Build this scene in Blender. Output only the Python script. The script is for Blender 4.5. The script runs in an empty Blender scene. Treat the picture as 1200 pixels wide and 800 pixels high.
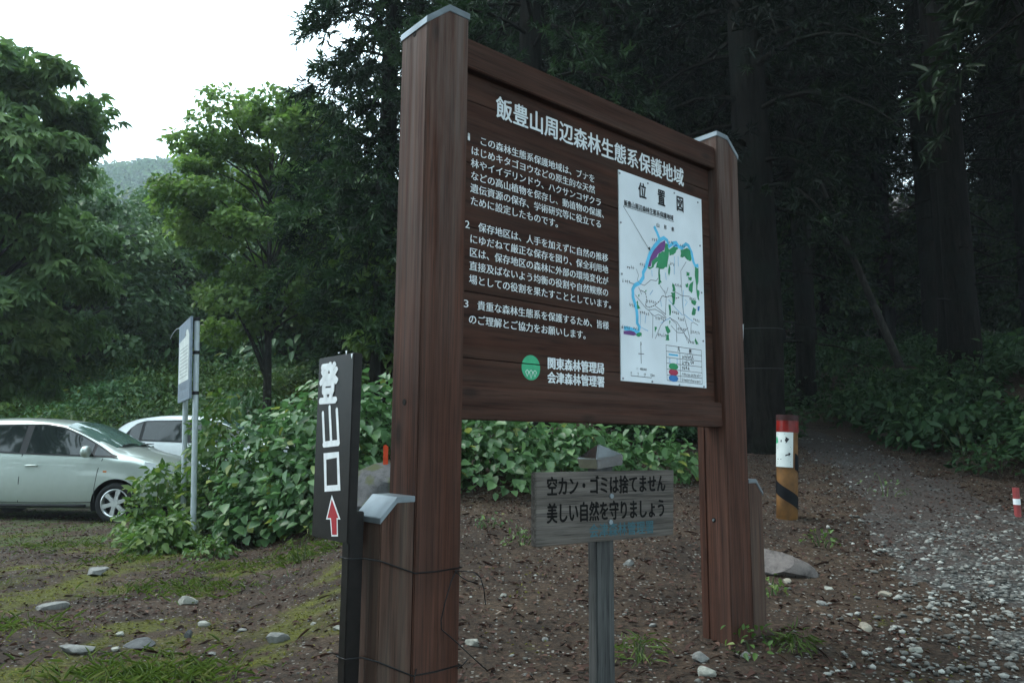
import bpy, bmesh, math, random
import numpy as np
from mathutils import Vector, Matrix

S = bpy.context.scene
COL = S.collection
rng = np.random.default_rng(11)
random.seed(5)
R = math.radians

# ------------------------------------------------------------------ camera, sky, sun, exposure
F_PX, PITCH, ROLL, CAM_Z = 867.68, 0.1337, 0.0074, 1.05
cam = bpy.data.cameras.new("Camera")
cam.sensor_width = 36.0
cam.lens = F_PX / 1200 * 36
cam.clip_start = 0.05
cam.clip_end = 3000
camo = bpy.data.objects.new("Camera", cam)
COL.objects.link(camo)
camo.matrix_world = (Matrix.Translation((0, 0, CAM_Z)) @ Matrix.Rotation(math.pi / 2 + PITCH, 4, 'X')
                     @ Matrix.Rotation(ROLL, 4, 'Z'))
S.camera = camo

SUN_EL, SUN_AZ = R(58), R(285)          # azimuth clockwise from +Y: over the trees on the left
W = bpy.data.worlds.new("World")
S.world = W
W.use_nodes = True
nt = W.node_tree
nt.nodes.clear()
wo = nt.nodes.new("ShaderNodeOutputWorld")
bg = nt.nodes.new("ShaderNodeBackground")
sky = nt.nodes.new("ShaderNodeTexSky")
sky.sky_type = 'NISHITA'
sky.sun_disc = False
sky.sun_elevation = SUN_EL
sky.sun_rotation = SUN_AZ
sky.dust_density = 4.0
sky.air_density = 1.3
mix = nt.nodes.new("ShaderNodeMix")
mix.data_type = 'RGBA'
tc = nt.nodes.new("ShaderNodeTexCoord")
no = nt.nodes.new("ShaderNodeTexNoise")
no.inputs['Scale'].default_value = 1.6
no.inputs['Detail'].default_value = 5
mr = nt.nodes.new("ShaderNodeMapRange")
mr.inputs['From Min'].default_value = 0.3
mr.inputs['From Max'].default_value = 0.7
mr.inputs['To Min'].default_value = 0.72
mr.inputs['To Max'].default_value = 0.97
mix.inputs['B'].default_value = (10.4, 13.3, 14.6, 1)      # the overcast layer
nt.links.new(tc.outputs['Generated'], no.inputs['Vector'])
nt.links.new(no.outputs['Fac'], mr.inputs['Value'])
nt.links.new(mr.outputs['Result'], mix.inputs['Factor'])
nt.links.new(sky.outputs['Color'], mix.inputs['A'])
nt.links.new(mix.outputs['Result'], bg.inputs['Color'])
bg.inputs['Strength'].default_value = 0.15
nt.links.new(bg.outputs['Background'], wo.inputs['Surface'])

sun = bpy.data.lights.new("Sun", 'SUN')
sun.energy = 1.1
sun.angle = R(25)
sun.color = (1.0, 0.95, 0.88)
suno = bpy.data.objects.new("Sun", sun)
COL.objects.link(suno)
sd = Vector((math.sin(SUN_AZ) * math.cos(SUN_EL), math.cos(SUN_AZ) * math.cos(SUN_EL), math.sin(SUN_EL)))
suno.rotation_euler = sd.to_track_quat('Z', 'Y').to_euler()
suno.location = (-8, 3, 20)

S.view_settings.view_transform = 'Standard'
S.view_settings.look = 'None'
S.view_settings.exposure = 1.02
S.view_settings.gamma = 1.0
S.view_settings.use_curve_mapping = False
S.cycles.max_bounces = 5
S.cycles.diffuse_bounces = 3
S.cycles.glossy_bounces = 2
S.cycles.transmission_bounces = 3
S.cycles.transparent_max_bounces = 6
S.cycles.volume_bounces = 0
S.cycles.use_denoising = True

# ------------------------------------------------------------------ rays of the calibrated camera (to place things on the ground)
_cr, _sr, _cp, _sp = math.cos(ROLL), math.sin(ROLL), math.cos(PITCH), math.sin(PITCH)


def ray(px, py):
    a, b = px - 600, py - 400
    x = (a * _cr + b * _sr) / F_PX
    y = -(-a * _sr + b * _cr) / F_PX
    return np.array([x, _cp - y * _sp, _sp + y * _cp])


def sm(a, b, t):
    t = np.clip((np.asarray(t, float) - a) / (b - a), 0, 1)
    return t * t * (3 - 2 * t)


_ph = np.random.default_rng(3).uniform(0, 6.28, (12, 3))
_fr = np.random.default_rng(4).uniform(-1, 1, (12, 2))


def wob(x, y, f=1.0):
    s = 0
    for i in range(12):
        k = f * (0.6 + 0.25 * i)
        s = s + np.sin(k * (_fr[i, 0] * x + _fr[i, 1] * y) * 2.2 + _ph[i, 0]) / (1 + .35 * i)
    return s / 3.2


TRY = [-40, 0, 3.5, 5.6, 7.5, 10, 12.5, 14.3, 17, 22, 60]
TRX = [1.6, 2.2, 3.0, 3.65, 4.1, 4.7, 5.1, 5.35, 5.2, 4.4, 0]


def trail_x(y):
    return np.interp(y, TRY, TRX)


def H(x, y):
    x = np.asarray(x, float)
    y = np.asarray(y, float)
    yy = np.maximum(y, 0.5)
    wr = sm(-.34, -.10, x / (yy + .5))
    d = y - 3.75
    hr = .125 * .5 * (d + np.sqrt(d * d + .25)) - .004
    hr = hr + .34 * np.clip(y - 42, 0, 90) * sm(-.1, .25, x / (yy + .5))
    bank = 1.15 * sm(1.3, 4.2, x - trail_x(y)) * sm(6, 10.5, y)
    hl = -.012 * np.clip(y, 0, 12) + 3.2 * sm(16.2, 26, y) + .13 * np.maximum(0, y - 26)
    h = hl * (1 - wr) + (hr + bank) * wr
    near = 1 - sm(25, 60, np.abs(y) + np.abs(x))
    h = h + .045 * np.exp(-((x - 1.12) ** 2 + (y - 3.93) ** 2) / .055)
    return h + .022 * wob(x, y, 1.3) * near + .009 * wob(y + 3, x, 6) * near


def G(px, py):
    d = ray(px, py)
    t = .5
    while t < 120:
        p = d * t
        if CAM_Z + p[2] < H(p[0], p[1]):
            break
        t += .02
    return float(p[0]), float(p[1]), float(H(p[0], p[1]))


def atY(px, py, Y):
    d = ray(px, py)
    t = Y / d[1]
    return float(t * d[0]), float(Y), float(CAM_Z + t * d[2])


# ------------------------------------------------------------------ objects
def tag(o, label=None, cat=None, group=None, kind=None):
    if label: o['label'] = label
    if cat: o['category'] = cat
    if group: o['group'] = group
    if kind: o['kind'] = kind
    return o


def thing(name, label, cat, loc=(0, 0, 0), rz=0, group=None):
    o = bpy.data.objects.new(name, None)
    o.empty_display_size = .2
    COL.objects.link(o)
    o.location = loc
    o.rotation_euler = (0, 0, rz)
    return tag(o, label, cat, group)


def dup(root, loc, rz, sc=1.0, label=None, group=None):
    r = root.copy()
    COL.objects.link(r)
    r.location = loc
    r.rotation_euler = (0, 0, rz)
    r.scale = (sc, sc, sc) if isinstance(sc, (int, float)) else sc
    if label: r['label'] = label
    if group: r['group'] = group
    for ch in root.children:
        c = ch.copy()
        COL.objects.link(c)
        c.parent = r
        for g in ch.children:
            d = g.copy()
            COL.objects.link(d)
            d.parent = c
    return r


class MB:
    """collects boxes, prisms, tubes and links them as one mesh object"""

    def __init__(self):
        self.v = []
        self.f = []

    def add(self, v, f):
        n = len(self.v)
        self.v += [tuple(map(float, p)) for p in v]
        self.f += [tuple(int(i) + n for i in q) for q in f]
        return self

    def box(self, a, b):
        (x0, y0, z0), (x1, y1, z1) = a, b
        return self.add([(x0, y0, z0), (x1, y0, z0), (x1, y1, z0), (x0, y1, z0), (x0, y0, z1), (x1, y0, z1), (x1, y1, z1), (x0, y1, z1)],
                        [(0, 3, 2, 1), (4, 5, 6, 7), (0, 1, 5, 4), (1, 2, 6, 5), (2, 3, 7, 6), (3, 0, 4, 7)])

    def prism(self, poly, fn, d0, d1):
        """poly of 2D points, fn(a, b, d) -> 3D"""
        n = len(poly)
        v = [fn(a, b, d0) for a, b in poly] + [fn(a, b, d1) for a, b in poly]
        f = [tuple(range(n)), tuple(range(2 * n - 1, n - 1, -1))]
        f += [(i, (i + 1) % n + 0, (i + 1) % n + n, i + n) for i in range(n)]
        return self.add(v, f)

    def tube(self, pts, rad, n=6, cap=True):
        pts = [Vector(p) for p in pts]
        if not hasattr(rad, '__len__'): rad = [rad] * len(pts)
        up = None
        rings = []
        for i, p in enumerate(pts):
            t = (pts[min(i + 1, len(pts) - 1)] - pts[max(i - 1, 0)])
            t.normalize()
            if up is None:
                up = t.orthogonal().normalized()
            a = (up - t * up.dot(t))
            if a.length < 1e-5: a = t.orthogonal()
            a.normalize()
            up = a
            b = t.cross(a)
            rings.append([p + (a * math.cos(k * 6.28319 / n) + b * math.sin(k * 6.28319 / n)) * rad[i] for k in range(n)])
        v = [q for r_ in rings for q in r_]
        f = []
        for i in range(len(pts) - 1):
            for k in range(n):
                f.append((i * n + k, i * n + (k + 1) % n, (i + 1) * n + (k + 1) % n, (i + 1) * n + k))
        if cap:
            f.append(tuple(range(n - 1, -1, -1)))
            f.append(tuple((len(pts) - 1) * n + k for k in range(n)))
        return self.add(v, f)

    def build(self, name, mat=None, parent=None, smooth=False, bevel=0, fix=True):
        me = bpy.data.meshes.new(name)
        me.from_pydata(self.v, [], self.f)
        if fix or bevel:
            bm = bmesh.new()
            bm.from_mesh(me)
            bmesh.ops.recalc_face_normals(bm, faces=bm.faces)
            if bevel:
                ed = [e for e in bm.edges if len(e.link_faces) == 2 and e.calc_face_angle(0) > .5]
                bmesh.ops.bevel(bm, geom=ed, offset=bevel, segments=2, affect='EDGES', clamp_overlap=True)
            bm.to_mesh(me)
            bm.free()
        if smooth:
            me.shade_smooth()
        if mat: me.materials.append(mat)
        o = bpy.data.objects.new(name, me)
        COL.objects.link(o)
        if parent: o.parent = parent
        return o


def np_obj(name, v, f, mat, parent=None, rnd=None, smooth=False):
    """fast quad mesh from numpy arrays, with a random number per face in attribute 'rnd'"""
    me = bpy.data.meshes.new(name)
    n, m, k = len(v), len(f), f.shape[1]
    me.vertices.add(n)
    me.vertices.foreach_set('co', np.ascontiguousarray(v, dtype=np.float32).ravel())
    me.loops.add(m * k)
    me.loops.foreach_set('vertex_index', np.ascontiguousarray(f, dtype=np.int32).ravel())
    me.polygons.add(m)
    me.polygons.foreach_set('loop_start', np.arange(0, m * k, k, dtype=np.int32))
    me.polygons.foreach_set('loop_total', np.full(m, k, dtype=np.int32))
    if smooth:
        me.polygons.foreach_set('use_smooth', np.ones(m, dtype=bool))
    me.update(calc_edges=True)
    if rnd is not None:
        a = me.attributes.new('rnd', 'FLOAT', 'FACE')
        a.data.foreach_set('value', np.ascontiguousarray(rnd, dtype=np.float32))
    me.materials.append(mat)
    o = bpy.data.objects.new(name, me)
    COL.objects.link(o)
    if parent: o.parent = parent
    return o


def unit(a):
    return a / np.maximum(np.linalg.norm(a, axis=-1, keepdims=True), 1e-9)


def leaf_geo(P, D, N, L, Wd, fold=.18, droop=.15):
    """six-point folded leaves: base, two shoulders on each side, tip"""
    n = len(P)
    L = np.broadcast_to(np.asarray(L, float), (n,))[:, None]
    Wd = np.broadcast_to(np.asarray(Wd, float), (n,))[:, None]
    D = unit(D)
    Sx = unit(np.cross(N, D))
    N2 = np.cross(D, Sx)
    b = P
    t = P + D * L - N2 * droop * L
    ll = P + D * L * .28 + Sx * Wd * .5 + N2 * fold * Wd
    lu = P + D * L * .64 + Sx * Wd * .42 + N2 * (fold * Wd - .4 * droop * L)
    rl = P + D * L * .28 - Sx * Wd * .5 + N2 * fold * Wd
    ru = P + D * L * .64 - Sx * Wd * .42 + N2 * (fold * Wd - .4 * droop * L)
    v = np.stack([b, ll, lu, t, ru, rl], 1).reshape(-1, 3)
    i = np.arange(n)[:, None] * 6
    f = np.concatenate([i + np.array([[0, 3, 2, 1]]), i + np.array([[0, 5, 4, 3]])], 1).reshape(-1, 4)
    return v, f


# ------------------------------------------------------------------ materials
def new_mat(name):
    m = bpy.data.materials.new(name)
    m.use_nodes = True
    t = m.node_tree
    b = t.nodes['Principled BSDF']
    return m, t, b


def node(t, kind, **kw):
    n = t.nodes.new(kind)
    for k, v in kw.items():
        if k in n.inputs:
            n.inputs[k].default_value = v
        else:
            setattr(n, k, v)
    return n


def ramp(t, fac, stops):
    r_ = t.nodes.new('ShaderNodeValToRGB')
    e = r_.color_ramp.elements
    while len(e) < len(stops): e.new(.5)
    for q, (p, c) in zip(e, stops):
        q.position = p
        q.color = (*c, 1) if len(c) == 3 else c
    t.links.new(fac, r_.inputs['Fac'])
    return r_


def mixc(t, fac, a, b, mode='MIX'):
    m = t.nodes.new('ShaderNodeMix')
    m.data_type = 'RGBA'
    m.blend_type = mode
    for sock, val in (('Factor', fac), ('A', a), ('B', b)):
        if hasattr(val, 'is_linked'):
            t.links.new(val, m.inputs[sock])
        elif sock == 'Factor':
            m.inputs[sock].default_value = val
        else:
            m.inputs[sock].default_value = (*val, 1)
    return m.outputs['Result']


def plain(name, c, rough=.6, metal=0, spec=.25, noise=.12, nscale=14, bump=0, coat=0):
    """a painted / metal / stone surface with a little unevenness"""
    m, t, b = new_mat(name)
    tcn = node(t, 'ShaderNodeTexCoord')
    n = node(t, 'ShaderNodeTexNoise', Scale=nscale, Detail=5.0)
    t.links.new(tcn.outputs['Object'], n.inputs['Vector'])
    lo = tuple(x * (1 - noise * 2) for x in c)
    hi = tuple(min(1, x * (1 + noise)) for x in c)
    rp = ramp(t, n.outputs['Fac'], [(.3, lo), (.7, hi)])
    t.links.new(rp.outputs['Color'], b.inputs['Base Color'])
    b.inputs['Roughness'].default_value = rough
    b.inputs['Metallic'].default_value = metal
    b.inputs['Specular IOR Level'].default_value = spec
    b.inputs['Coat Weight'].default_value = coat
    if bump:
        bp = node(t, 'ShaderNodeBump', Strength=bump, Distance=.02)
        t.links.new(n.outputs['Fac'], bp.inputs['Height'])
        t.links.new(bp.outputs['Normal'], b.inputs['Normal'])
    return m


def wood(name, dark, light, axis='Z', grey=None, grey_amt=.4, rough=.72, across=34, along=.9, bump=.45, knots=True, greytop=None):
    m, t, b = new_mat(name)
    tcn = node(t, 'ShaderNodeTexCoord')
    mp = node(t, 'ShaderNodeMapping')
    sc = {'Z': (across, across, along), 'X': (along, across, across), 'Y': (across, along, across)}[axis]
    mp.inputs['Scale'].default_value = sc
    t.links.new(tcn.outputs['Object'], mp.inputs['Vector'])
    n1 = node(t, 'ShaderNodeTexNoise', Scale=1.0, Detail=6.0, Roughness=.62, Distortion=.5)
    t.links.new(mp.outputs['Vector'], n1.inputs['Vector'])
    n2 = node(t, 'ShaderNodeTexNoise', Scale=4.2, Detail=3.0, Roughness=.6)
    t.links.new(mp.outputs['Vector'], n2.inputs['Vector'])
    mid = tuple((a + c) / 2 for a, c in zip(dark, light))
    r1 = ramp(t, n1.outputs['Fac'], [(.28, dark), (.5, mid), (.72, light)])
    r2 = ramp(t, n2.outputs['Fac'], [(.34, (.38, .38, .38)), (.44, (.9, .9, .9)), (.66, (1.25, 1.22, 1.2))])
    c = mixc(t, .85, r1.outputs['Color'], r2.outputs['Color'], 'MULTIPLY')
    # broad patches of fading
    n3 = node(t, 'ShaderNodeTexNoise', Scale=2.3, Detail=4.0, Roughness=.6)
    t.links.new(tcn.outputs['Object'], n3.inputs['Vector'])
    r3 = ramp(t, n3.outputs['Fac'], [(.32, (.7, .7, .7)), (.68, (1.2, 1.2, 1.2))])
    c = mixc(t, .7, c, r3.outputs['Color'], 'MULTIPLY')
    if knots:
        vo = node(t, 'ShaderNodeTexVoronoi', Scale=1.0)
        mk = node(t, 'ShaderNodeMapping')
        ks = {'Z': (6.5, 6.5, 2.6), 'X': (2.6, 6.5, 6.5), 'Y': (6.5, 2.6, 6.5)}[axis]
        mk.inputs['Scale'].default_value = ks
        t.links.new(tcn.outputs['Object'], mk.inputs['Vector'])
        t.links.new(mk.outputs['Vector'], vo.inputs['Vector'])
        rk = ramp(t, vo.outputs['Distance'], [(.06, (1, 1, 1)), (.16, (0, 0, 0))])
        c = mixc(t, rk.outputs['Color'], c, tuple(x * .45 for x in dark))
    if grey:
        n4 = node(t, 'ShaderNodeTexNoise', Scale=1.0, Detail=5.0, Roughness=.65)
        m4 = node(t, 'ShaderNodeMapping')
        m4.inputs['Scale'].default_value = {'Z': (16, 16, .8), 'X': (.8, 16, 16), 'Y': (16, .8, 16)}[axis]
        t.links.new(tcn.outputs['Object'], m4.inputs['Vector'])
        t.links.new(m4.outputs['Vector'], n4.inputs['Vector'])
        r4 = ramp(t, n4.outputs['Fac'], [(.36, (0, 0, 0)), (.62, (1, 1, 1))])
        fac = node(t, 'ShaderNodeMath', operation='MULTIPLY')
        t.links.new(r4.outputs['Color'], fac.inputs[0])
        fac.inputs[1].default_value = grey_amt
        fo = fac.outputs[0]
        if greytop is not None:
            sp = node(t, 'ShaderNodeSeparateXYZ')
            t.links.new(tcn.outputs['Object'], sp.inputs[0])
            mrn = node(t, 'ShaderNodeMapRange')
            mrn.inputs['From Min'].default_value = greytop[0]
            mrn.inputs['From Max'].default_value = greytop[1]
            mrn.inputs['To Min'].default_value = .12
            t.links.new(sp.outputs['Z'], mrn.inputs['Value'])
            f2 = node(t, 'ShaderNodeMath', operation='MULTIPLY')
            t.links.new(fo, f2.inputs[0])
            t.links.new(mrn.outputs['Result'], f2.inputs[1])
            fo = f2.outputs[0]
        c = mixc(t, fo, c, grey)
    t.links.new(c, b.inputs['Base Color'])
    b.inputs['Roughness'].default_value = rough
    b.inputs['Specular IOR Level'].default_value = .14
    bp = node(t, 'ShaderNodeBump', Strength=bump, Distance=.004)
    t.links.new(n1.outputs['Fac'], bp.inputs['Height'])
    t.links.new(bp.outputs['Normal'], b.inputs['Normal'])
    return m


def foliage(name, stops, trans=.3, rough=.5, spec=.35):
    m, t, b = new_mat(name)
    at = node(t, 'ShaderNodeAttribute', attribute_name='rnd')
    rp = ramp(t, at.outputs['Fac'], stops)
    t.links.new(rp.outputs['Color'], b.inputs['Base Color'])
    b.inputs['Roughness'].default_value = rough
    b.inputs['Specular IOR Level'].default_value = spec
    tr = node(t, 'ShaderNodeBsdfTranslucent')
    hs = node(t, 'ShaderNodeHueSaturation', Saturation=1.1, Value=1.3)
    t.links.new(rp.outputs['Color'], hs.inputs['Color'])
    t.links.new(hs.outputs['Color'], tr.inputs['Color'])
    mx = node(t, 'ShaderNodeMixShader')
    mx.inputs[0].default_value = trans
    t.links.new(b.outputs[0], mx.inputs[1])
    t.links.new(tr.outputs[0], mx.inputs[2])
    t.links.new(mx.outputs[0], t.nodes['Material Output'].inputs['Surface'])
    return m


def bark(name, dark, light, sc=(9, 9, 1.2)):
    m, t, b = new_mat(name)
    tcn = node(t, 'ShaderNodeTexCoord')
    mp = node(t, 'ShaderNodeMapping')
    mp.inputs['Scale'].default_value = sc
    t.links.new(tcn.outputs['Object'], mp.inputs['Vector'])
    n = node(t, 'ShaderNodeTexNoise', Scale=1.6, Detail=7.0, Roughness=.65, Distortion=.6)
    t.links.new(mp.outputs['Vector'], n.inputs['Vector'])
    rp = ramp(t, n.outputs['Fac'], [(.3, dark), (.7, light)])
    n2 = node(t, 'ShaderNodeTexNoise', Scale=1.3, Detail=4.0)
    t.links.new(tcn.outputs['Object'], n2.inputs['Vector'])
    r2 = ramp(t, n2.outputs['Fac'], [(.5, (0, 0, 0)), (.72, (1, 1, 1))])
    c = mixc(t, r2.outputs['Color'], rp.outputs['Color'], (.012, .016, .012))
    t.links.new(c, b.inputs['Base Color'])
    b.inputs['Roughness'].default_value = .95
    b.inputs['Specular IOR Level'].default_value = .08
    bp = node(t, 'ShaderNodeBump', Strength=1.0, Distance=.06)
    t.links.new(n.outputs['Fac'], bp.inputs['Height'])
    t.links.new(bp.outputs['Normal'], b.inputs['Normal'])
    return m


M = {}
M['post'] = wood('brown_stained_post', (.029, .0108, .0070), (.092, .037, .0235), 'Z', grey=(.18, .145, .128), grey_amt=.72, greytop=(1.2, 2.7))
M['rail'] = wood('brown_stained_rail', (.024, .0098, .0066), (.064, .026, .0168), 'X', grey=(.15, .10, .08), grey_amt=.22)
M['panel'] = wood('brown_stained_plank', (.022, .0085, .0056), (.062, .0245, .0155), 'X', grey=(.12, .08, .062), grey_amt=.22, across=15, along=.9)
M['stub'] = wood('brown_stub_post', (.033, .0155, .011), (.080, .039, .027), 'Z', grey=(.2, .17, .14), grey_amt=.25)
M['capmetal'] = plain('zinc_sheet', (.24, .275, .30), rough=.45, metal=.6, noise=.16, nscale=9)
M['darkhole'] = plain('dark_recess', (.012, .01, .009), rough=.9)
M['white_paint'] = plain('white_paint', (.82, .86, .88), rough=.6, noise=.07, nscale=30)
def worn_paint(name, c, under):
    m, t, b = new_mat(name)
    tcn = node(t, 'ShaderNodeTexCoord')
    n = node(t, 'ShaderNodeTexNoise', Scale=55.0, Detail=6.0, Roughness=.7)
    t.links.new(tcn.outputs['Object'], n.inputs['Vector'])
    n2 = node(t, 'ShaderNodeTexNoise', Scale=7.0, Detail=3.0)
    t.links.new(tcn.outputs['Object'], n2.inputs['Vector'])
    ad = node(t, 'ShaderNodeMath', operation='ADD')
    t.links.new(n.outputs['Fac'], ad.inputs[0])
    t.links.new(n2.outputs['Fac'], ad.inputs[1])
    rp = ramp(t, ad.outputs[0], [(.30, under), (.375, tuple((p * .55 + q * .45) for p, q in zip(c, under))), (.42, c)])
    rp.color_ramp.elements[0].position = .31
    ml = node(t, 'ShaderNodeMath', operation='MULTIPLY')
    t.links.new(ad.outputs[0], ml.inputs[0])
    ml.inputs[1].default_value = .5
    t.links.new(ml.outputs[0], rp.inputs['Fac'])
    t.links.new(rp.outputs['Color'], b.inputs['Base Color'])
    b.inputs['Roughness'].default_value = .65
    return m


M['board_paint'] = worn_paint('worn_white_lettering', (.74, .78, .80), (.10, .06, .05))
M['sheet'] = plain('white_sheet', (.74, .79, .83), rough=.4, noise=.05, nscale=4)
M['ink'] = plain('black_ink', (.02, .02, .024), rough=.5)
M['grey_ink'] = plain('grey_ink', (.22, .24, .27), rough=.5)
M['cyan_ink'] = plain('cyan_ink', (.10, .52, .80), rough=.45)
M['sky_ink'] = plain('pale_blue_ink', (.30, .52, .72), rough=.45)
M['blue_ink'] = plain('blue_ink', (.03, .20, .52), rough=.45)
M['green_ink'] = plain('green_ink', (.02, .26, .10), rough=.45)
M['purple_ink'] = plain('purple_ink', (.16, .045, .22), rough=.45)
M['red_ink'] = plain('crimson_ink', (.40, .025, .07), rough=.45)
M['emblem'] = plain('emblem_green', (.05, .40, .20), rough=.5, noise=.08, nscale=40)
M['signblack'] = plain('dark_brown_black_paint', (.011, .0088, .008), rough=.45, spec=.2, noise=.25, nscale=25)
M['arrow'] = plain('arrow_red', (.38, .022, .03), rough=.5)
M['greywood'] = wood('weathered_grey_wood', (.050, .043, .038), (.165, .146, .131), 'X', across=60, along=1.6, rough=.85, bump=.6, knots=False)
M['greypost'] = wood('weathered_grey_post', (.035, .036, .036), (.10, .10, .098), 'Z', across=34, along=1.3, rough=.85, bump=.5, knots=False)
M['chrome'] = plain('polished_metal', (.60, .63, .66), rough=.24, metal=1.0, noise=.05)
M['tealink'] = plain('faded_teal_ink', (.045, .115, .14), rough=.7)
M['woodink'] = plain('burnt_lettering', (.009, .0085, .0085), rough=.8, spec=.08)
M['wire'] = plain('black_wire', (.012, .012, .013), rough=.45)
M['greypaint'] = plain('grey_steel_pipe', (.46, .51, .54), rough=.4, metal=.2, noise=.06)
M['bluegrey'] = plain('blue_grey_panel', (.22, .27, .33), rough=.45)
M['sheet2'] = plain('weathered_white_sheet', (.62, .66, .64), rough=.5, noise=.08, nscale=8)
M['ruststeel'] = plain('dull_wire', (.07, .075, .075), rough=.6)
M['orange'] = plain('orange_tape', (.55, .055, .014), rough=.5)
M['darkred'] = plain('dark_red_rim', (.035, .010, .010), rough=.6)
M['yellowlog'] = plain('ochre_painted_log', (.17, .080, .025), rough=.6, noise=.25, nscale=9, bump=.2)
M['redtape'] = plain('red_tape', (.19, .010, .008), rough=.3, noise=.2)
M['blacktape'] = plain('black_paint', (.008, .009, .011), rough=.6, spec=.1)
M['pink'] = plain('faded_red_plastic', (.30, .055, .055), rough=.5)
M['carpaint'] = plain('silver_green_paint', (.42, .47, .435), rough=.3, metal=.45, noise=.02, coat=.7)
M['carwhite'] = plain('white_car_paint', (.74, .76, .76), rough=.3, noise=.02, coat=.6)
M['glass'] = plain('dark_window_glass', (.012, .016, .016), rough=.04, spec=.5, noise=0)
M['windscreen'] = plain('green_tinted_windscreen', (.07, .12, .105), rough=.05, spec=.9, noise=.1, nscale=3)
M['blackplastic'] = plain('black_plastic', (.014, .014, .015), rough=.5)
M['rubber'] = plain('tyre_rubber', (.017, .017, .018), rough=.8)
M['alloy'] = plain('alloy_rim', (.60, .62, .62), rough=.3, metal=.8)
M['lamp'] = plain('headlamp_glass', (.55, .60, .62), rough=.08, spec=.9)
M['amber'] = plain('amber_marker', (.55, .16, .02), rough=.3)
M['bark'] = bark('cedar_bark', (.003, .0027, .0024), (.021, .018, .015))
M['barkgrey'] = bark('grey_bark', (.022, .020, .018), (.075, .068, .058), (7, 7, 3))
M['stem'] = plain('green_stem', (.06, .08, .03), rough=.7)

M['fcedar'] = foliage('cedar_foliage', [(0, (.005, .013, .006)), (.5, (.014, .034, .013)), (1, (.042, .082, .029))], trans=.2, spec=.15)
M['fcedarshade'] = foliage('shaded_cedar_foliage', [(0, (.002, .005, .003)), (.5, (.0065, .015, .007)), (1, (.025, .048, .018))], trans=.12, spec=.1)  # darker copy of the cedar foliage, forest shade put into its colour
M['fchestnut'] = foliage('broad_leaves', [(0, (.055, .105, .038)), (.5, (.098, .165, .055)), (1, (.155, .225, .08))], trans=.42)
M['fmaple'] = foliage('light_green_leaves', [(0, (.06, .115, .03)), (.5, (.118, .198, .05)), (1, (.20, .29, .09))], trans=.42)
M['fwood'] = foliage('forest_leaves', [(0, (.036, .074, .032)), (.5, (.068, .122, .046)), (1, (.115, .175, .064))])
M['fbush'] = foliage('vine_leaves', [(0, (.042, .10, .038)), (.5, (.085, .175, .064)), (.85, (.14, .24, .095)), (1, (.23, .27, .07))], trans=.3, rough=.42, spec=.45)
M['fbush2'] = foliage('yellow_green_leaves', [(0, (.045, .10, .025)), (.5, (.08, .15, .035)), (1, (.17, .22, .06))], trans=.33)
M['fgrass'] = foliage('grass_blades', [(0, (.045, .075, .016)), (.6, (.09, .14, .028)), (1, (.17, .19, .07))], trans=.3, rough=.6)
M['fmoss'] = foliage('moss_blades', [(0, (.05, .055, .010)), (.6, (.12, .125, .020)), (1, (.19, .18, .04))], trans=.2, rough=.8, spec=.1)
M['flitter'] = foliage('dead_leaves', [(0, (.016, .010, .008)), (.5, (.060, .031, .024)), (.85, (.125, .072, .052)), (1, (.24, .19, .15))], trans=.05, rough=.8, spec=.2)
M['fpebble'] = foliage('pebbles', [(0, (.05, .047, .042)), (.5, (.13, .128, .118)), (1, (.38, .38, .35))], trans=0, rough=.8, spec=.2)


def rockmat(name, c, moss=0.0):
    m, t, b = new_mat(name)
    tcn = node(t, 'ShaderNodeTexCoord')
    n = node(t, 'ShaderNodeTexNoise', Scale=14.0, Detail=9.0, Roughness=.75)
    t.links.new(tcn.outputs['Object'], n.inputs['Vector'])
    rp = ramp(t, n.outputs['Fac'], [(.30, tuple(x * .28 for x in c)), (.5, c), (.75, tuple(min(1, x * 1.4) for x in c))])
    co = rp.outputs['Color']
    if moss:
        n2 = node(t, 'ShaderNodeTexNoise', Scale=5.0, Detail=4.0)
        t.links.new(tcn.outputs['Object'], n2.inputs['Vector'])
        r2 = ramp(t, n2.outputs['Fac'], [(.62 - .25 * moss, (0, 0, 0)), (.70 - .2 * moss, (1, 1, 1))])
        co = mixc(t, r2.outputs['Color'], co, (.040, .046, .012))
    t.links.new(co, b.inputs['Base Color'])
    b.inputs['Roughness'].default_value = .85
    bp = node(t, 'ShaderNodeBump', Strength=.5, Distance=.02)
    t.links.new(n.outputs['Fac'], bp.inputs['Height'])
    t.links.new(bp.outputs['Normal'], b.inputs['Normal'])
    return m


M['rock_white'] = rockmat('pale_stone', (.27, .27, .235))
M['rock_grey'] = rockmat('grey_stone', (.17, .17, .16))
M['rock_dark'] = rockmat('dark_stone', (.075, .078, .08))
M['rock_tan'] = rockmat('tan_stone', (.27, .24, .19))
M['rock_red'] = rockmat('pinkish_boulder', (.115, .098, .092))
M['rock_moss'] = rockmat('mossy_rock', (.060, .060, .062), .45)


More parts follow.
